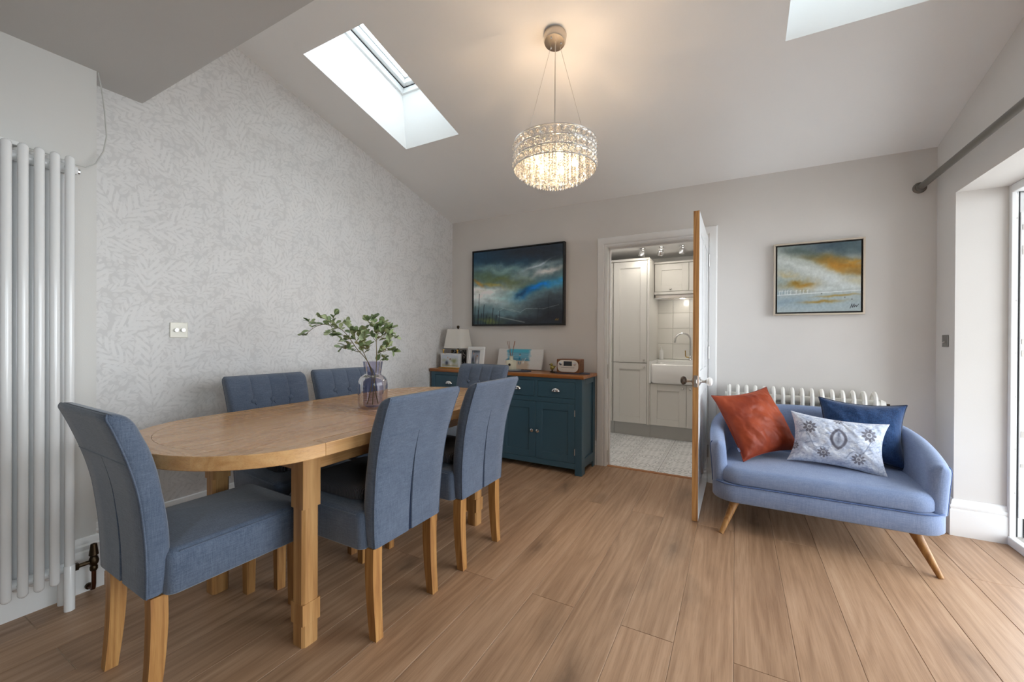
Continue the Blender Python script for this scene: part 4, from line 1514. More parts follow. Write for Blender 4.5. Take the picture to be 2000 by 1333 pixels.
# ------------------------------------------------------------------ scatter cushions
def cushion(parent, w, h, th, m, nx=70, ny=70, wr=.006, seed=1, fn=None, sag=.07, name='cover', p=2.6):
    us, vs_ = np.meshgrid(np.linspace(-1, 1, nx), np.linspace(-1, 1, ny))
    X = us * w / 2 * (1 - sag * (1 - vs_ ** 2) * np.abs(us) ** 3)
    Zc = vs_ * h / 2 * (1 - sag * (1 - us ** 2) * np.abs(vs_) ** 3)
    Y = th / 2 * np.clip(1 - np.abs(us) ** p, 0, 1) ** .62 * np.clip(1 - np.abs(vs_) ** p, 0, 1) ** .62
    wk = (fbm(us * 2.2 + seed, vs_ * 2.2 + seed * 3.3, 4) - .5) + .55 * np.abs(fbm(us * 3.1 + vs_ * 2 + seed, vs_ * 1.2 - us, 3) - .47) * 2
    edge = np.clip(1 - np.maximum(np.abs(us), np.abs(vs_)) ** 8, 0, 1)
    Y1 = -(Y + wk * wr * 3 * edge)
    Y2 = Y + wk * wr * edge
    v_ = [(float(a), float(b), float(c)) for a, b, c in zip(X.ravel(), Y1.ravel(), Zc.ravel())]
    v_ += [(float(a), float(b), float(c)) for a, b, c in zip(X.ravel(), Y2.ravel(), Zc.ravel())]
    f_, N = [], nx * ny
    for j in range(ny - 1):
        for i in range(nx - 1):
            q = (j * nx + i, j * nx + i + 1, (j + 1) * nx + i + 1, (j + 1) * nx + i)
            f_.append(q)
            f_.append(tuple(k + N for k in q[::-1]))
    o = G().add(v_, f_).build(name, m, parent, fix=False, angle=80)
    if fn is not None:
        cv = Canvas((us + 1) / 2, (vs_ + 1) / 2, (200, 205, 215), w / h)
        fn(cv)
        c = cv.out().reshape(-1, 3)
        set_cols(o, np.concatenate([c, c]))
    rim = [(X[0, i], 0, Zc[0, i]) for i in range(0, nx, 3)] + [(X[j, -1], 0, Zc[j, -1]) for j in range(0, ny, 3)] + [(X[-1, i], 0, Zc[-1, i]) for i in range(nx - 1, -1, -3)] + [(X[j, 0], 0, Zc[j, 0]) for j in range(ny - 1, -1, -3)]
    return o, [tuple(float(q) for q in p_) for p_ in rim]


def velvet(name, c0, c1):
    t = NT(name)
    nz = t.n('ShaderNodeTexNoise', Scale=6.0, Detail=4.0)
    t.l(t.coord(), nz.inputs['Vector'])
    t.l(t.ramp(nz.outputs[0], [(.35, c0), (.7, c1)]), t.b.inputs['Base Color'])
    t.set(Roughness=.55)
    t.b.inputs['Sheen Weight'].default_value = .9
    t.b.inputs['Sheen Roughness'].default_value = .3
    t.b.inputs['Sheen Tint'].default_value = c1
    t.b.inputs['Specular IOR Level'].default_value = .35
    n2 = t.n('ShaderNodeTexNoise', Scale=9.0, Detail=5.0, Distortion=1.2)
    t.l(t.coord(), n2.inputs['Vector'])
    t.bump(n2.outputs[0], .35, .01)
    return t.m


M['rust'] = velvet('rust_velvet', S(122, 42, 16), S(164, 72, 38))
M['rust_pipe'] = plain('rust_piping', S(120, 40, 20), .6)
M['navy'] = fabric('navy_weave', S(20, 42, 78), S(46, 78, 122), 300, .3, .5)
M['navy_pipe'] = plain('navy_piping', S(18, 32, 60), .6)
c1_ = thing('scatter_cushion', 'rust orange velvet cushion leaning on the sofa arm', 'cushion', (2.905, -.545, .620), group='cushions on the blue loveseat')
c1_.rotation_euler = Euler((math.radians(-32), math.radians(-6), math.radians(42)), 'XYZ')
o, rim = cushion(c1_, .45, .45, .18, M['rust'], wr=.011, seed=2, sag=.12)
G().tube(rim, .0035, 6).build('piping', M['rust_pipe'], c1_)
G().box(-.228, -.214, -.004, -.002, -.165, -.14).build('label_tag', plain('blue_tag', S(60, 78, 112), .6), c1_, smooth=False)
c2_ = thing('scatter_cushion', 'navy blue woven cushion behind the floral cushion', 'cushion', (3.475, -.420, .598), group='cushions on the blue loveseat')
c2_.rotation_euler = Euler((math.radians(-17), math.radians(2), math.radians(-5)), 'XYZ')
o, rim = cushion(c2_, .43, .385, .17, M['navy'], wr=.006, seed=9, sag=.14)
G().tube(rim, .004, 6).build('piping', M['navy_pipe'], c2_)


def floral(cv):
    u, v = cv.u, cv.v
    n = fbm(u * 14, v * 9, 5)
    cv.c[:] = (214, 220, 232)
    cv.blend(np.clip((n - .42) * 5, 0, 1) * .5, (168, 180, 206))
    for k in range(3):          # feathery leaf sprays
        n2 = np.abs(fbm(u * (16 + 5 * k) + 9 + 7 * k, v * (11 + 3 * k) + 4 + k, 3) - .46)
        cv.blend(np.clip(1 - n2 * 24, 0, 1) * .4, (132, 146, 178))
    rn = np.random.RandomState(4)
    for k in range(46):
        a, cu, cv_ = rn.uniform(-80, 80), rn.uniform(.02, .98), rn.uniform(.04, .96)
        cv.blob(cu, cv_, .036, .014, (142, 156, 186), .6, a, 0, 1.6)
        cv.line(cu - .03, cv_ - .02, cu + .03, cv_ + .03, .005, (120, 134, 166), .5)

    def flower(cu, cv_, r, k, col, a=.85):
        du, dv = (u - cu) * cv.asp, v - cv_
        d, q = np.hypot(du, dv), np.arctan2(dv, du)
        e = 1.2 * r * (.5 + .5 * np.abs(np.cos(q * k / 2)))
        cv.blend((d < e) * a, col)
        cv.blend((d < r * .45) * .9, (196, 202, 214))
        cv.blend((d < r * .28) * .8, col)
    for cu, cv_, r in ((.2, .70, .105), (.80, .70, .11), (.36, .24, .085), (.70, .22, .09), (.03, .30, .07), (.5, .93, .07)):
        flower(cu, cv_, r, 9, (104, 104, 116))
    for s in (-1, 1):           # ogee motif and scrolling stems
        pts = [(.5 + s * (.0 + .07 * math.sin(PI * k / 12) ** .8), .36 + .36 * k / 12) for k in range(13)]
        for a, b in zip(pts, pts[1:]):
            cv.line(*a, *b, .02, (100, 100, 114), .9)
        for k0, (cu, cv_) in enumerate(((.28, .45), (.72, .45))):
            pts = [(.5 + s * .06, .2)] + [(.5 + s * (.08 + .26 * k / 8), .2 + .34 * (k / 8) + .07 * math.sin(k)) for k in range(9)]
            for a, b in zip(pts, pts[1:]):
                cv.line(*a, *b, .008, (128, 136, 158), .5)
    cv.blob(.5, .5, .03, .09, (110, 116, 138), .9)
    cv.blob(.5, .62, .012, .05, (92, 96, 114), .9)
    for k in range(6):
        cv.blob(.5 + .028 * math.cos(k * 1.05), .47 + .05 * math.sin(k * 1.05), .012, .022, (180, 190, 208), .8)


M['floral'] = attr_mat('floral_print', .8, .15, (260, .2, .001), .2)
c3_ = thing('scatter_cushion', 'pale blue floral printed oblong cushion in front of the navy cushion', 'cushion', (3.318, -.632, .556), group='cushions on the blue loveseat')
c3_.rotation_euler = Euler((math.radians(-20), math.radians(4), math.radians(-4)), 'XYZ')
o, rim = cushion(c3_, .475, .31, .15, M['floral'], 190, 130, wr=.007, seed=5, fn=floral, sag=.14)

# ------------------------------------------------------------------ sideboard
SBX0, SBX1, SBY0, SBZ = 0.03, 1.652, -0.392, 0.822
sd = thing('sideboard', 'teal painted sideboard with oak top, four drawers and four doors', 'sideboard', (0, 0, 0))
SZT = .851
G().box(SBX0 - .014, SBX1 + .018, SBY0 - .016, -.024, SBZ, SZT, .004).build('oak_top', M['board_oak'], sd, smooth=False)
g = G()
for x0, x1 in ((SBX0, SBX0 + .05), (SBX1 - .062, SBX1), (.812, .862)):        # front stiles
    g.box(x0, x1, SBY0, SBY0 + .03, .05 if .5 < x0 < 1 else 0.0, SBZ - .0005, .002)
g.box(SBX0 + .05, SBX1 - .062, SBY0 + .001, SBY0 + .03, SBZ - .03, SBZ - .0005, .001)
g.box(SBX0 + .05, SBX1 - .062, SBY0 + .001, SBY0 + .03, .606, .648, .001)
g.box(SBX0 + .05, SBX1 - .062, SBY0 + .001, SBY0 + .03, .05, .098, .001)
for x0, x1 in ((.432, .466), (1.203, 1.236)):
    g.box(x0, x1, SBY0 + .0015, SBY0 + .03, .64, SBZ - .03, .001)
g.build('face_frame', M['teal'], sd, smooth=False)
G().box(SBX0 + .01, SBX1 - .012, SBY0 + .034, -.03, .06, SBZ - .001).build('carcass', M['teal'], sd, smooth=False)
g = G()
g.box(SBX1 - .012, SBX1, SBY0 + .03, SBY0 + .085, 0, SBZ - .0005, .001).box(SBX1 - .012, SBX1, -.085, -.028, 0, SBZ - .0005, .001)
g.box(SBX1 - .012, SBX1, SBY0 + .085, -.085, SBZ - .05, SBZ - .0005, .001).box(SBX1 - .012, SBX1, SBY0 + .085, -.085, .055, .13, .001)
g.build('side_frame', M['teal'], sd, smooth=False)
g = G()
g.box(SBX0, SBX0 + .012, SBY0 + .03, -.028, 0, SBZ - .0005, .001)
g.build('side_panel', M['teal'], sd, smooth=False)


def cup_handle(parent, x, z, y):
    g = G()
    n, m = 14, 6
    for sgn, off in ((1, 0.0), (1, -.0018)):
        pass
    R = []
    for j in range(m + 1):
        b = PI / 2 * j / m
        R.append([(x + .042 * math.cos(PI * k / n) * math.cos(b * .0 + 0) * (1 if j == 0 else math.cos(b) ** .6 + .0), y - .024 * math.sin(b), z - .012 + (.034 * math.sin(PI * k / n)) * (math.cos(b) ** .5 if j < m else .05)) for k in range(n + 1)])
    g.rings(R, False, False, closed=False)
    o = g.build('cup_handle', M['chrome'], parent, fix=False, angle=60)
    md = o.modifiers.new('solid', 'SOLIDIFY'); md.thickness = .0016
    return o


for x0, x1 in ((.083, .429), (.469, .809), (.865, 1.200), (1.239, 1.588)):
    dr = G().box(x0, x1, SBY0 + .002, SBY0 + .022, .651, SBZ - .033, .0015).build('drawer', M['teal'], sd, smooth=False)
    cup_handle(dr, (x0 + x1) / 2, .716, SBY0 + .002)
for x0, x1, kx in ((.083, .445, .418), (.448, .809, .476), (.865, 1.217, 1.190), (1.220, 1.588, 1.247)):
    o = shaker('door', sd, x0, x1, .101, .603, SBY0 + .002, (kx, .345), M['teal'], .062, .02, .008, M['chrome'], .0155)
    hx = x1 if kx < (x0 + x1) / 2 else x0
    for z in (.17, .5):
        G().tube([(hx, SBY0 - .001, z), (hx, SBY0 - .001, z + .055)], .004, 8).build('hinge', M['nickel'], o)


# ------------------------------------------------------------------ two framed paintings
def storm(cv):
    u, v = cv.u, cv.v
    cv.c[:] = (86, 112, 118)
    B = cv.blob
    B(.55, 1.0, 1.0, .20, (30, 42, 56), 1, 0, .12)
    B(.1, .92, .5, .16, (26, 62, 88), .9, -8, .12)
    B(.75, .92, .5, .18, (36, 44, 56), .95, 0, .1)
    B(.55, .79, .35, .06, (30, 60, 84), .8, -6, .16, seed=4)
    B(.35, .72, .30, .07, (124, 158, 160), .9, -3, .18, seed=2)
    B(.15, .66, .25, .07, (84, 110, 98), .9, -5, .15, seed=8)
    B(.38, .585, .26, .05, (82, 98, 62), .95, -6, .16, seed=3)
    B(.06, .575, .09, .022, (168, 116, 36), .95, -35, .08, seed=5)
    B(.24, .53, .14, .018, (150, 124, 40), .8, -12, .1, seed=6)
    B(.75, .70, .3, .05, (150, 170, 176), .7, 14, .16, seed=7)
    B(.86, .655, .17, .035, (206, 206, 204), .95, 12, .12, seed=9)
    B(.74, .755, .12, .012, (190, 204, 212), .85, 18, .06, seed=10)
    B(.5, .5, .22, .06, (96, 104, 72), .8, -14, .18, seed=12)
    B(.14, .38, .36, .14, (200, 208, 208), 1.0, -6, .16, seed=13)
    B(.1, .48, .22, .035, (222, 222, 216), .9, -4, .1, seed=14)
    B(.42, .32, .2, .10, (150, 186, 186), .85, -12, .18, seed=15)
    B(.95, .44, .35, .10, (120, 176, 190), .7, 12, .14, seed=16)
    B(.66, .42, .17, .055, (14, 92, 158), .95, 18, .16, seed=17)
    B(.78, .475, .13, .035, (8, 122, 206), 1, 12, .12, seed=18)
    B(.57, .385, .08, .03, (20, 66, 104), .9, 30, .12, seed=19)
    B(.98, .52, .10, .05, (40, 140, 200), .7, 20, .12, seed=20)
    B(.88, .33, .30, .09, (74, 88, 98), .9, 10, .18, seed=21)
    B(.75, .04, .6, .17, (38, 42, 50), 1.0, 4, .12, seed=22)
    B(1.0, .12, .3, .2, (34, 38, 46), .95, 0, .1, seed=23)
    B(.3, .16, .3, .06, (96, 126, 136), .8, -6, .2, seed=24)
    B(.12, .04, .3, .07, (40, 58, 66), .9, 0, .14, seed=25)
    B(.2, .05, .14, .035, (108, 116, 56), .7, 0, .14, seed=26)
    for a in ((.34, .22, .46, .19), (.46, .19, .56, .15), (.56, .16, .62, .2), (.62, .2, .8, .19), (.8, .19, .96, .235), (.3, .17, .36, .21), (.38, .2, .5, .16)):
        cv.line(*a, .0035, (186, 198, 206), .35)
    cv.line(.3, .1, .6, .02, .006, (150, 160, 160), .5)
    for x, t_ in ((.07, .42), (.06, .2), (.13, .27), (.24, .22), (.1, .15), (.02, .25), (.16, .12), (.2, .1), (.32, .18), (.86, .36), (.98, .3), (.75, .2), (.28, .12)):
        cv.line(x - .012, .0, x, t_, .0045, (28, 34, 42), .85 if x < .4 else .4)
    for k in range(6):
        cv.line(.925 + k * .006, .042, .928 + k * .006, .05 + .008 * (k % 3), .003, (140, 108, 40), .7)
    n = fbm(u * 40, v * 30, 3)
    n2 = fbm(u * 9 + 3 + v * 3, v * 26, 4)
    cv.c *= (1.14 + .22 * n + .3 * (n2 - .47))[..., None]


def shore(cv):
    u, v = cv.u, cv.v
    cv.c[:] = (176, 184, 180)
    B = cv.blob
    B(.2, .95, .3, .12, (150, 160, 152), .8, 0, .12)
    B(.75, .95, .55, .17, (66, 84, 96), 1, -5, .16, seed=1)
    B(.3, .9, .22, .07, (84, 100, 98), .85, -14, .15, seed=2)
    B(.95, .9, .25, .1, (84, 104, 108), .7, 0, .2, seed=3)
    B(.62, .76, .35, .05, (92, 92, 58), .85, -12, .14, seed=4)
    B(.85, .66, .36, .09, (170, 122, 40), 1, -14, .14, seed=5)
    B(.72, .63, .16, .05, (188, 128, 32), .9, -20, .12, seed=6)
    B(.96, .56, .2, .05, (146, 112, 48), .9, -4, .12, seed=7)
    B(.96, .72, .2, .025, (190, 140, 50), .8, 2, .1, seed=21)
    B(.4, .62, .62, .07, (206, 212, 208), 1, -28, .14, seed=8)
    B(.3, .74, .4, .05, (186, 194, 188), .8, -26, .14, seed=9)
    B(.78, .40, .4, .06, (204, 212, 212), .95, -20, .12, seed=10)
    B(.98, .42, .16, .06, (196, 190, 160), .8, -10, .1, seed=22)
    B(.12, .58, .16, .05, (192, 172, 118), .7, -20, .16, seed=11)
    B(.05, .45, .14, .08, (146, 162, 160), .8, 0, .16, seed=12)
    B(.25, .40, .16, .07, (146, 114, 42), 1, 8, .2, seed=13)
    B(.32, .37, .14, .04, (168, 120, 36), .9, 0, .14, seed=14)
    B(.05, .32, .18, .05, (140, 158, 168), .9, 0, .1, seed=15)
    B(.6, .34, .4, .04, (204, 212, 210), .8, 0, .08, seed=16)
    B(.5, .10, 1.1, .16, (160, 178, 186), .85, 0, .08, seed=17)
    B(.1, .16, .35, .07, (136, 158, 172), .8, 0, .1, seed=18)
    B(.55, .14, .22, .022, (158, 128, 60), .95, 2, .06, seed=19)
    B(.74, .225, .22, .014, (166, 138, 66), .9, 3, .05, seed=20)
    cv.line(0, .262, 1, .295, .006, (226, 232, 232), .8)
    for x in (.03, .06, .1, .13, .17, .24, .29, .33, .38):
        cv.line(x, .275, x + .004, .33, .005, (216, 222, 220), .75)
        cv.line(x - .012, .315, x + .014, .325, .004, (216, 222, 220), .6)
    for x, y in ((.55, .265), (.82, .2), (.9, .17)):
        B(x, y, .007, .007, (50, 50, 50), .9)
    sg = [(.88, .04), (.9, .1), (.905, .05), (.925, .1), (.925, .055), (.945, .085), (.95, .06), (.975, .095)]
    for a, b in zip(sg, sg[1:]):
        cv.line(*a, *b, .004, (44, 44, 48), .8)
    n = fbm(u * 40, v * 34, 3)
    cv.c *= (.92 + .16 * n)[..., None]


M['oil'] = attr_mat('oil_paint', .42, .4, (70, .35, .004))
M['white_gold'] = plain('champagne_frame', S(212, 200, 184), .35, .4)


def framed(name, label, x0, x1, z0, z1, fn, mo, mi, wo, gap, dep):
    t = thing(name, label, 'painting', (x0, -.001, z0))
    w, h = x1 - x0, z1 - z0
    for a, b, c, d in ((0, w, 0, wo), (0, w, h - wo, h), (0, wo, wo, h - wo), (w - wo, w, wo, h - wo)):
        G().box(a, b, -dep, 0, c, d, .0012).build('frame_side', mo, t, smooth=False)
    G().box(wo, w - wo, -dep + .022, -.002, wo, h - wo).build('backing', mi, t, smooth=False)
    e = wo + gap
    G().box(e, w - e, -dep + .006, -dep + .0215, e, h - e).build('canvas', mi, t, smooth=False)
    printed('picture', w - 2 * e, h - 2 * e, 250, 200, fn, M['oil'], t, (e, -dep + .0056, e))
    return t


framed('storm_painting', 'large dark blue stormy landscape painting in a black frame', .296, 1.352, 1.292, 2.094, storm, M['black'], M['black'], .012, .006, .045)
framed('shore_painting', 'smaller ochre and white seascape painting in a pale frame', 3.036, 3.574, 1.349, 1.886, shore, M['white_gold'], M['black'], .012, .011, .04)

# ------------------------------------------------------------------ things on the sideboard
ZT = SZT
tl = thing('table_lamp', 'table lamp with square white tapered shade and dark mosaic base', 'lamp', (.205, -.17, ZT))


def frust(z0, z1, a, b, hx=1.0):
    return [[(-a, -a * hx, z0), (a, -a * hx, z0), (a, a * hx, z0), (-a, a * hx, z0)], [(-b, -b * hx, z1), (b, -b * hx, z1), (b, b * hx, z1), (-b, b * hx, z1)]]


M['shade'] = plain('lamp_shade_linen', S(226, 222, 214), .8, bump=(300, .2, .001))
so = G().rings(frust(.208, .405, .106, .080), False, False).build('lamp_shade', M['shade'], tl, smooth=False)
so.modifiers.new('solid', 'SOLIDIFY').thickness = .003
mo = NT('black_mosaic')
vo = mo.n('ShaderNodeTexVoronoi', Scale=70.0)
mo.l(mo.coord(), vo.inputs['Vector'])
bw = mo.n('ShaderNodeSeparateColor'); mo.l(vo.outputs['Color'], bw.inputs[0])
mo.l(mo.ramp(bw.outputs[0], [(.7, (.012, .012, .014, 1)), (.85, (.32, .31, .30, 1))]), mo.b.inputs['Base Color'])
mo.set(Roughness=.2, Metallic=.4)
G().box(-.055, .075, -.05, .05, 0, .19, .004).build('lamp_base', mo.m, tl, smooth=False)
G().tube([(0, 0, .19), (0, 0, .40)], .006, 10).build('stem', M['brass'], tl)
G().tube([(-.078, 0, .40), (.078, 0, .40)], .003, 6).build('harp', M['brass'], tl)
G().lathe([(.004, .40), (.006, .412), (.013, .42), (.015, .43), (.012, .441), (.0005, .446)], 16, cap=True).build('finial', M['brass'], tl)

M['photo'] = attr_mat('photo_print', .2, .5)


def couple(cv):
    cv.c[:] = (206, 214, 224)
    cv.blob(.75, .5, .2, .2, (138, 140, 92), .9, 0, .2)
    cv.blob(.5, .05, .8, .2, (168, 156, 110), .8, 0, .1)
    cv.blob(.12, .55, .15, .15, (176, 178, 150), .7, 0, .1)
    cv.blob(.30, .30, .14, .28, (62, 66, 84), 1, 0, .05, 2)
    cv.blob(.37, .78, .05, .09, (206, 160, 134), 1, 0, 0, 2)
    cv.blob(.56, .2, .11, .22, (232, 230, 226), 1, 0, .03, 2)
    cv.blob(.50, .62, .05, .08, (196, 146, 118), 1, 0, 0, 2)
    cv.blob(.53, .66, .06, .07, (92, 64, 48), .8, 0, 0, 2)


def guests(cv):
    cv.c[:] = (150, 158, 172)
    cv.blob(.5, .95, .6, .1, (58, 66, 70), .8, 0, .2)
    cv.blob(.2, .35, .18, .35, (52, 56, 70), 1, 0, .05, 2)
    cv.blob(.25, .78, .09, .08, (198, 150, 126), 1, 0, 0, 2)
    cv.blob(.55, .4, .12, .35, (120, 104, 98), .9, 0, .05, 2)
    cv.blob(.75, .22, .17, .28, (228, 224, 222), 1, 0, .04, 2)
    cv.blob(.72, .58, .09, .08, (204, 158, 130), 1, 0, 0, 2)
    cv.blob(.70, .64, .1, .06, (110, 72, 50), .8, 0, 0, 2)
    cv.blob(.3, .12, .2, .12, (54, 70, 66), .8, 0, .05, 2)


p1_ = thing('photo_block', 'mirrored photo frame of a couple with two brass pins', 'picture frame', (.075, -.300, ZT))
M['mirror'] = plain('mirror_edge', (.75, .76, .77, 1), .08, 1.0)
G().box(0, .255, 0, .02, 0, .155, .002).build('mirror_panel', M['mirror'], p1_, smooth=False)
printed('photograph', .205, .115, 80, 50, couple, M['photo'], p1_, (.02, -.0006, .02))
M['gold'] = plain('polished_gold', S(214, 170, 90), .2, 1.0)
for x in (.03, .21):
    G().tube([(x, .01, .155), (x, .01, .185)], .006, 10).build('pin', M['gold'], p1_)
    G().lathe([(.0005, .193), (.016, .192), (.016, .187), (.006, .184)], 14, (x, .01, 0), cap=True).build('pin_cap', M['gold'], p1_)
G().box(.0, .255, -.03, 0.0, 0, .012, .002).build('base_ledge', M['gold'], p1_, smooth=False)
p2_ = thing('wedding_picture', 'white portrait photo frame of wedding guests beside the lamp', 'picture frame', (.352, -.235, ZT + .002), rot=(math.radians(-8), 0, math.radians(-4)))
for a, b, c, d in ((0, .215, 0, .03), (0, .215, .195, .225), (0, .03, .03, .195), (.185, .215, .03, .195)):
    G().box(a, b, 0, .018, c, d, .003).build('frame_side', M['white'], p2_, smooth=False)
G().box(.03, .185, .006, .016, .03, .195).build('mount', M['white'], p2_, smooth=False)
printed('photograph', .105, .15, 50, 70, guests, M['photo'], p2_, (.055, .0055, .0385))
G().box(.09, .13, .018, .024, .02, .14).build('strut', M['white'], p2_, smooth=False)


def beach(cv):
    cv.c[:] = (226, 224, 222)
    u, v = cv.u, cv.v
    n = fbm(u * 9, v * 9) - .5
    side = np.clip((u + n * .12 - .19) * 14, 0, 1) * np.clip((.74 - u + n * .12) * 14, 0, 1)
    cv.blend(side * (v > .42), (104, 170, 196))
    cv.blend(side * (v > .84), (88, 182, 206))
    cv.blend(side * ((v > .42) & (v < .56)), (92, 150, 176))
    for y in (.55, .66, .75):
        cv.blend(side * np.clip(1 - np.abs(v - y + .03 * n) * 60, 0, 1) * .7, (206, 222, 230))
    cv.blend(side * (v <= .42), (206, 190, 172))
    cv.blob(.50, .52, .03, .11, (40, 120, 160), 1, 0, 0, 2.5)
    cv.blob(.485, .30, .014, .12, (50, 100, 132), 1, 4, 0, 2.5)
    cv.blob(.525, .30, .014, .12, (46, 92, 124), 1, -4, 0, 2.5)
    cv.blob(.50, .70, .02, .055, (222, 180, 156), 1, 0, 0, 2.5)
    cv.blob(.50, .745, .024, .03, (44, 32, 30), 1, 0, 0, 2.5)
    cv.blob(.585, .33, .035, .10, (236, 236, 234), 1, 10, .03, 2.5)
    cv.blob(.575, .46, .024, .05, (196, 170, 150), 1, 0, 0, 2.5)
    cv.line(.60, .4, .64, .56, .012, (236, 236, 234), .9)


p3_ = thing('canvas_print', 'white canvas print of a child and dog on a beach leaning on the wall', 'canvas', (.63, -.085, ZT + .006), rot=(math.radians(-15), 0, 0))
G().box(0, .505, 0, .018, 0, .205, .002).build('stretched_canvas', M['white'], p3_, smooth=False)
printed('beach_picture', .503, .203, 130, 60, beach, attr_mat('canvas_paint', .7, .2), p3_, (.001, -.0006, .001))
M['slate'] = plain('blue_slate', S(42, 50, 74), .45, bump=(60, .2, .002))
tr = G().prism([(.16 * math.cos(q), .095 * math.sin(q)) for q in [2 * PI * k / 40 for k in range(40)]], 0, .007, .002).build('oval_mat', M['slate'], None, (.935, -.235, ZT))
tag(tr, 'dark blue oval mat under the reed diffuser', 'mat', 'oval mats on the sideboard')
ds = G().prism([(.095 * math.cos(q), .075 * math.sin(q)) for q in [2 * PI * k / 36 for k in range(36)]], 0, .008, .002).build('coaster', plain('grey_stone', S(150, 152, 150), .5), None, (.893, -.24, ZT + .0072))
tag(ds, 'grey stone coaster under the reed diffuser bottle', 'coaster')
rdif = thing('reed_diffuser', 'cream reed diffuser bottle with brown sticks', 'diffuser', (.888, -.24, ZT + .0155))
M['cream'] = plain('cream_glaze', S(214, 210, 188), .3)
G().rings([[(x, y, z) for x, y in rrect(a, a, .008, 3)] for z, a in ((0, .036), (.004, .038), (.078, .038), (.088, .03), (.09, .016), (.118, .015), (.12, .017), (.126, .017))]).build('bottle', M['cream'], rdif, angle=40)
G().lathe([(.0135, 0), (.0135, .0012), (.010, .0012), (.010, 0)], 20, (0, -.0385, .045), 'Y', True).build('round_mark', plain('mark_grey', S(110, 104, 96), .6), rdif)
M['reed'] = plain('brown_reed', S(134, 82, 44), .7)
for dx, dy in ((-.042, -.01), (-.035, .012), (-.028, 0), (.036, .006), (.040, -.008)):
    G().tube([(0, 0, .10), (dx, dy, .272)], .0022, 6).build('reed', M['reed'], rdif)
t2 = G().prism([(.185 * math.cos(q), .085 * math.sin(q)) for q in [2 * PI * k / 40 for k in range(40)]], 0, .007, .002).build('oval_mat', M['slate'], None, (1.475, -.205, ZT))
tag(t2, 'dark oval mat under the wooden radio', 'mat', 'oval mats on the sideboard')
rad = thing('tabletop_radio', 'walnut cased radio with white rounded front and dark display', 'radio', (1.365, -.255, ZT + .0075))
M['walnut'] = wood('walnut', (S(150, 100, 66), S(128, 80, 50), S(92, 54, 34)), 'X', .35, 1.5, False, 0.0)
RW, RH, RD = .212, .122, .13
G().rings([[(x, y, z) for x, z in rrect(RW / 2, RH / 2, .008, 3, RW / 2, RH / 2)] for y in (0, RD)]).build('case', M['walnut'], rad, angle=30)
G().rings([[(x, y, z) for x, z in rrect(RW / 2 - .008 - q, RH / 2 - .009 - q, .042, 6, RW / 2, RH / 2)] for y, q in ((.001, 0), (-.003, 0), (-.004, .002))]).build('front_plate', plain('radio_white', S(226, 220, 212), .35), rad, angle=30)
G().box(.068, .146, -.0052, -.004, .062, .104, .0004).build('display', plain('radio_screen', (.01, .012, .02, 1), .12), rad, smooth=False)
for x in (.042, .172):
    G().lathe([(.014, -.004), (.014, -.014), (.012, -.016), (.0005, -.0165)], 18, (x, 0, .082), 'Y', True).build('dial', M['chrome'], rad)
G().box(.045, .169, -.0048, -.004, .046, .049).build('disc_slot', M['dark'], rad, smooth=False)
for k in range(4):
    G().tube([(.06 + k * .03, -.004, .03), (.06 + k * .03, -.0052, .03)], .0028, 8).build('button', M['nickel'], rad)
fg = thing('bird_figurine', 'small brass bird figurine beside the radio', 'figurine', (1.325, -.265, ZT + .0075))
M['old_gold'] = plain('old_gold', S(150, 136, 74), .35, .7)
G().lathe([(.001, 0), (.024, 0), (.024, .006), (.01, .012), (.007, .02)], 14, cap=True).build('stand', M['brass'], fg)
G().ball((0, 0, .042), .022, 12, 8, (1, .8, 1)).build('body', M['old_gold'], fg)
G().ball((-.006, -.004, .070), .013, 10, 7).build('head', M['old_gold'], fg)
G().tube([(-.016, -.008, .071), (-.028, -.012, .068)], [.005, .0008], 8).build('beak', M['brass'], fg)
G().tube([(.015, 0, .045), (.032, 0, .058)], [.01, .004], 8).build('tail', M['old_gold'], fg)

# ------------------------------------------------------------------ vase with leafy branches
VX, VY = 1.045, -2.105
vs_ = thing('glass_vase', 'smoky blue glass vase with narrow neck on the dining table', 'vase', (VX, VY, TZ))
M['vase_glass'] = thin_glass('smoky_glass', (.70, .68, .78, 1), .02, .6)
op = [(.001, 0.004), (.066, .004), (.074, .010), (.0775, .025), (.078, .12), (.0755, .148), (.066, .166), (.052, .176), (.044, .181), (.0425, .186), (.046, .205), (.051, .245), (.0525, .252)]
ip = [(.050, .252), (.0485, .245), (.044, .206), (.0405, .187), (.042, .179), (.05, .173), (.064, .163), (.0735, .146), (.0758, .12), (.0755, .028), (.072, .016), (.001, .014)]
G().lathe([(.001, .0005), (.064, .0005)] + op[1:], 48).build('vase_body', M['vase_glass'], vs_, angle=60)
tL = NT('leaf_green')
oi = tL.n('ShaderNodeObjectInfo')
tL.l(tL.ramp(oi.outputs['Random'], [(0, S(104, 126, 80)), (.5, S(142, 160, 114)), (1, S(180, 190, 146))]), tL.b.inputs['Base Color'])
tL.set(Roughness=.45)
tL.b.inputs['Subsurface Weight'].default_value = .0
M['leaf'] = tL.m
M['stem'] = plain('branch_stem', S(112, 98, 52), .6)
M['stem_dark'] = plain('branch_base', S(58, 62, 36), .5)
g = G()
prof = [(0, .001), (.12, .0026), (.3, .0068), (.55, .0106), (.75, .0104), (.9, .0072), (1, .001)]
rows = []
for s, w in prof:
    z = .0022 * math.sin(PI * s)
    rows.append([(-w, s * .031, z + .0018), (0, s * .031, z), (w, s * .031, z + .0018)])
g.rings(rows, False, False, closed=False)
leaf0 = None


def px(pxx, pyy, y):
    r = _r * ((pxx - 1000) / FPX) + _u * (-(pyy - OY) / FPX) + _f
    k = (y - CAM.y) / r.y
    return CAM + r * k


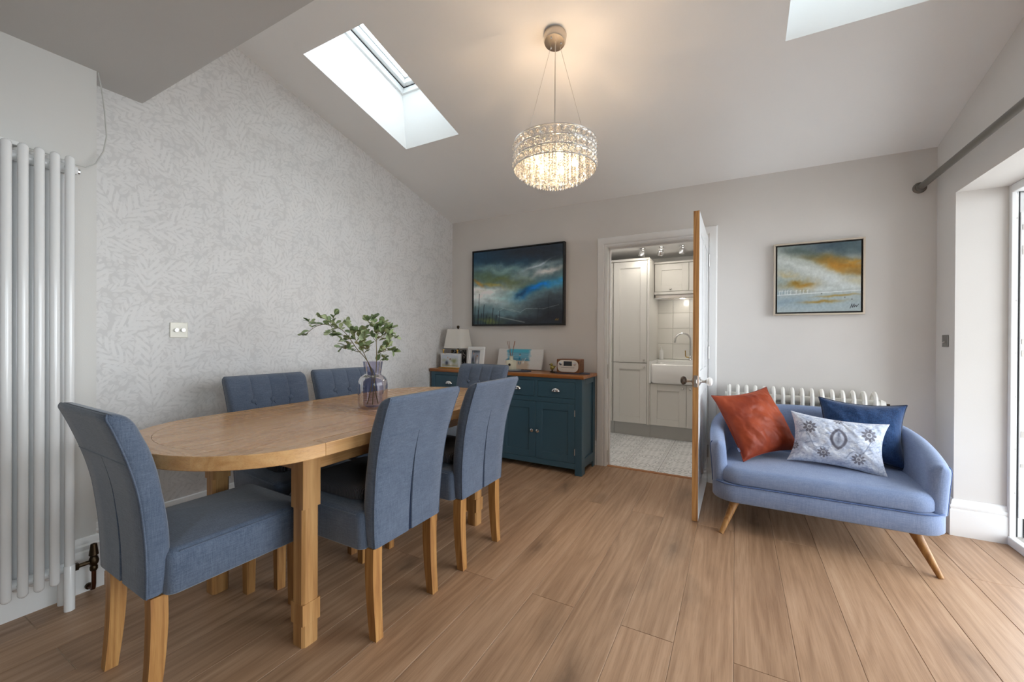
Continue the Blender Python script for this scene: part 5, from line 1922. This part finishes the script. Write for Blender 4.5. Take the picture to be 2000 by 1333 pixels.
def branch(label, main, subs, seed, dy0):
    """stem through the vase neck, twigs and leaves; sizes from the vase it stands in"""
    global leaf0
    rnd = random.Random(seed)
    t = thing('leafy_branch', label, 'branch', (VX, VY, TZ), group='branches in the glass vase')
    base = Vector((VX, VY, TZ))
    allp = []
    for n_, (pts, r0) in enumerate([(main, .0026)] + [(s, .0014) for s in subs]):
        q = [Vector(p) - base for p in pts]
        sm_ = smooth_rows([tuple(p) for p in q], max(8, len(q) * 4))
        rs = [r0 * (1 - .55 * i / (len(sm_) - 1)) for i in range(len(sm_))]
        G().tube(sm_, rs, 6).build('stem' if n_ == 0 else 'twig', M['stem'], t)
        allp.append([Vector(p) for p in sm_])
    for n_, pts in enumerate(allp):
        L = len(pts)
        i0 = int(L * (.55 if n_ == 0 else .25))
        step = 1.3 if n_ == 0 else 1.15
        f = i0
        while f < L:
            i = min(int(f), L - 1)
            d = (pts[i] - pts[max(i - 1, 0)]).normalized()
            tipk = 3 if i >= L - 2 else 1
            for _ in range(tipk):
                a = rnd.uniform(0, 2 * PI)
                side = Vector((math.cos(a), math.sin(a), rnd.uniform(-.2, .9))).normalized()
                dirn = (d * rnd.uniform(.5, 1.0) + side * .9).normalized()
                nrm = Vector((rnd.uniform(-.6, .6), rnd.uniform(-1, .2), 1)).normalized()
                xax = dirn.cross(nrm).normalized()
                nrm = xax.cross(dirn)
                mt = Matrix((xax, dirn, nrm)).transposed()
                s = rnd.uniform(.95, 1.5)
                e = mt.to_euler()
                if leaf0 is None:
                    leaf0 = g.build('leaf', M['leaf'], t, pts[i], e, fix=False, angle=80)
                    leaf0.scale = (s, s, s)
                else:
                    share(leaf0, 'leaf', t, pts[i], e, (s, s, s))
            f += step
    return t


Y = VY
neck = (VX, VY, TZ + .19)
branch('long leafy branch arching out of the vase towards the papered wall',
       [(VX + .03, VY + .01, TZ + .02), (VX + .012, VY, TZ + .12), neck, px(715, 702, Y), px(698, 683, Y), px(682, 660, Y), px(668, 645, Y), px(650, 638, Y), px(632, 634, Y), px(614, 640, Y), px(600, 651, Y), px(592, 655, Y)],
       [[px(668, 645, Y), px(655, 633, Y + .02), px(651, 622, Y + .03), px(655, 614, Y + .04)], [px(650, 638, Y), px(640, 625, Y - .02), px(628, 622, Y - .02)], [px(690, 670, Y), px(678, 674, Y - .04), px(668, 680, Y - .05)],
        [px(682, 660, Y), px(684, 642, Y + .03), px(680, 632, Y + .05)], [px(632, 634, Y), px(612, 632, Y + .03), px(603, 629, Y + .03)], [px(675, 655, Y), px(662, 655, Y - .03), px(656, 656, Y - .04)], [px(700, 688, Y), px(690, 685, Y + .05), px(683, 681, Y + .06)],
        [px(660, 641, Y), px(650, 645, Y + .04), px(645, 650, Y + .05)]], 3, 0)
branch('middle leafy branch rising from the vase beside the long arching branch',
       [(VX - .02, VY - .02, TZ + .02), (VX - .004, VY - .006, TZ + .12), (VX - .006, VY - .004, TZ + .19), px(712, 693, Y), px(700, 672, Y - .03), px(690, 658, Y - .05), px(684, 648, Y - .06)],
       [[px(706, 682, Y - .02), px(705, 668, Y), px(703, 658, Y), px(712, 648, Y)], [px(700, 672, Y - .03), px(712, 664, Y - .05), px(713, 655, Y - .05)], [px(695, 664, Y - .04), px(684, 662, Y - .07), px(676, 665, Y - .08)],
        [px(712, 690, Y), px(718, 682, Y - .05), px(720, 676, Y - .06)], [px(690, 658, Y - .05), px(696, 648, Y - .06), px(706, 650, Y - .06)]], 11, 0)
branch('upright bushy branch standing in the vase',
       [(VX + .02, VY - .02, TZ + .02), (VX + .008, VY, TZ + .12), (VX + .014, VY + .01, TZ + .2), px(735.5, 690, Y), px(735, 672, Y), px(735, 655, Y), px(732, 640, Y), px(722, 632, Y), px(718, 626, Y)],
       [[px(735, 660, Y), px(738, 645, Y + .02), px(731, 630, Y + .03), px(731, 624, Y + .03)], [px(735, 655, Y), px(745, 650, Y - .02), px(756, 646, Y - .03), px(765, 642, Y - .03)], [px(735, 665, Y), px(748, 655, Y + .02), px(762, 652, Y + .03), px(772, 660, Y + .03)],
        [px(736, 690, Y), px(748, 686, Y - .03), px(758, 676, Y - .04), px(762, 665, Y - .04), px(760, 655, Y - .04)], [px(735.5, 695, Y), px(742, 690, Y + .03), px(752, 700, Y + .04)], [px(748, 688, Y), px(760, 684, Y), px(770, 686, Y)],
        [px(735, 668, Y), px(722, 652, Y + .02), px(714, 650, Y + .02)], [px(735, 650, Y), px(742, 640, Y), px(747, 634, Y)], [px(735, 655, Y), px(750, 662, Y + .05), px(755, 670, Y + .06)], [px(735, 645, Y), px(746, 645, Y + .06), px(752, 640, Y + .07)]], 23, 0)
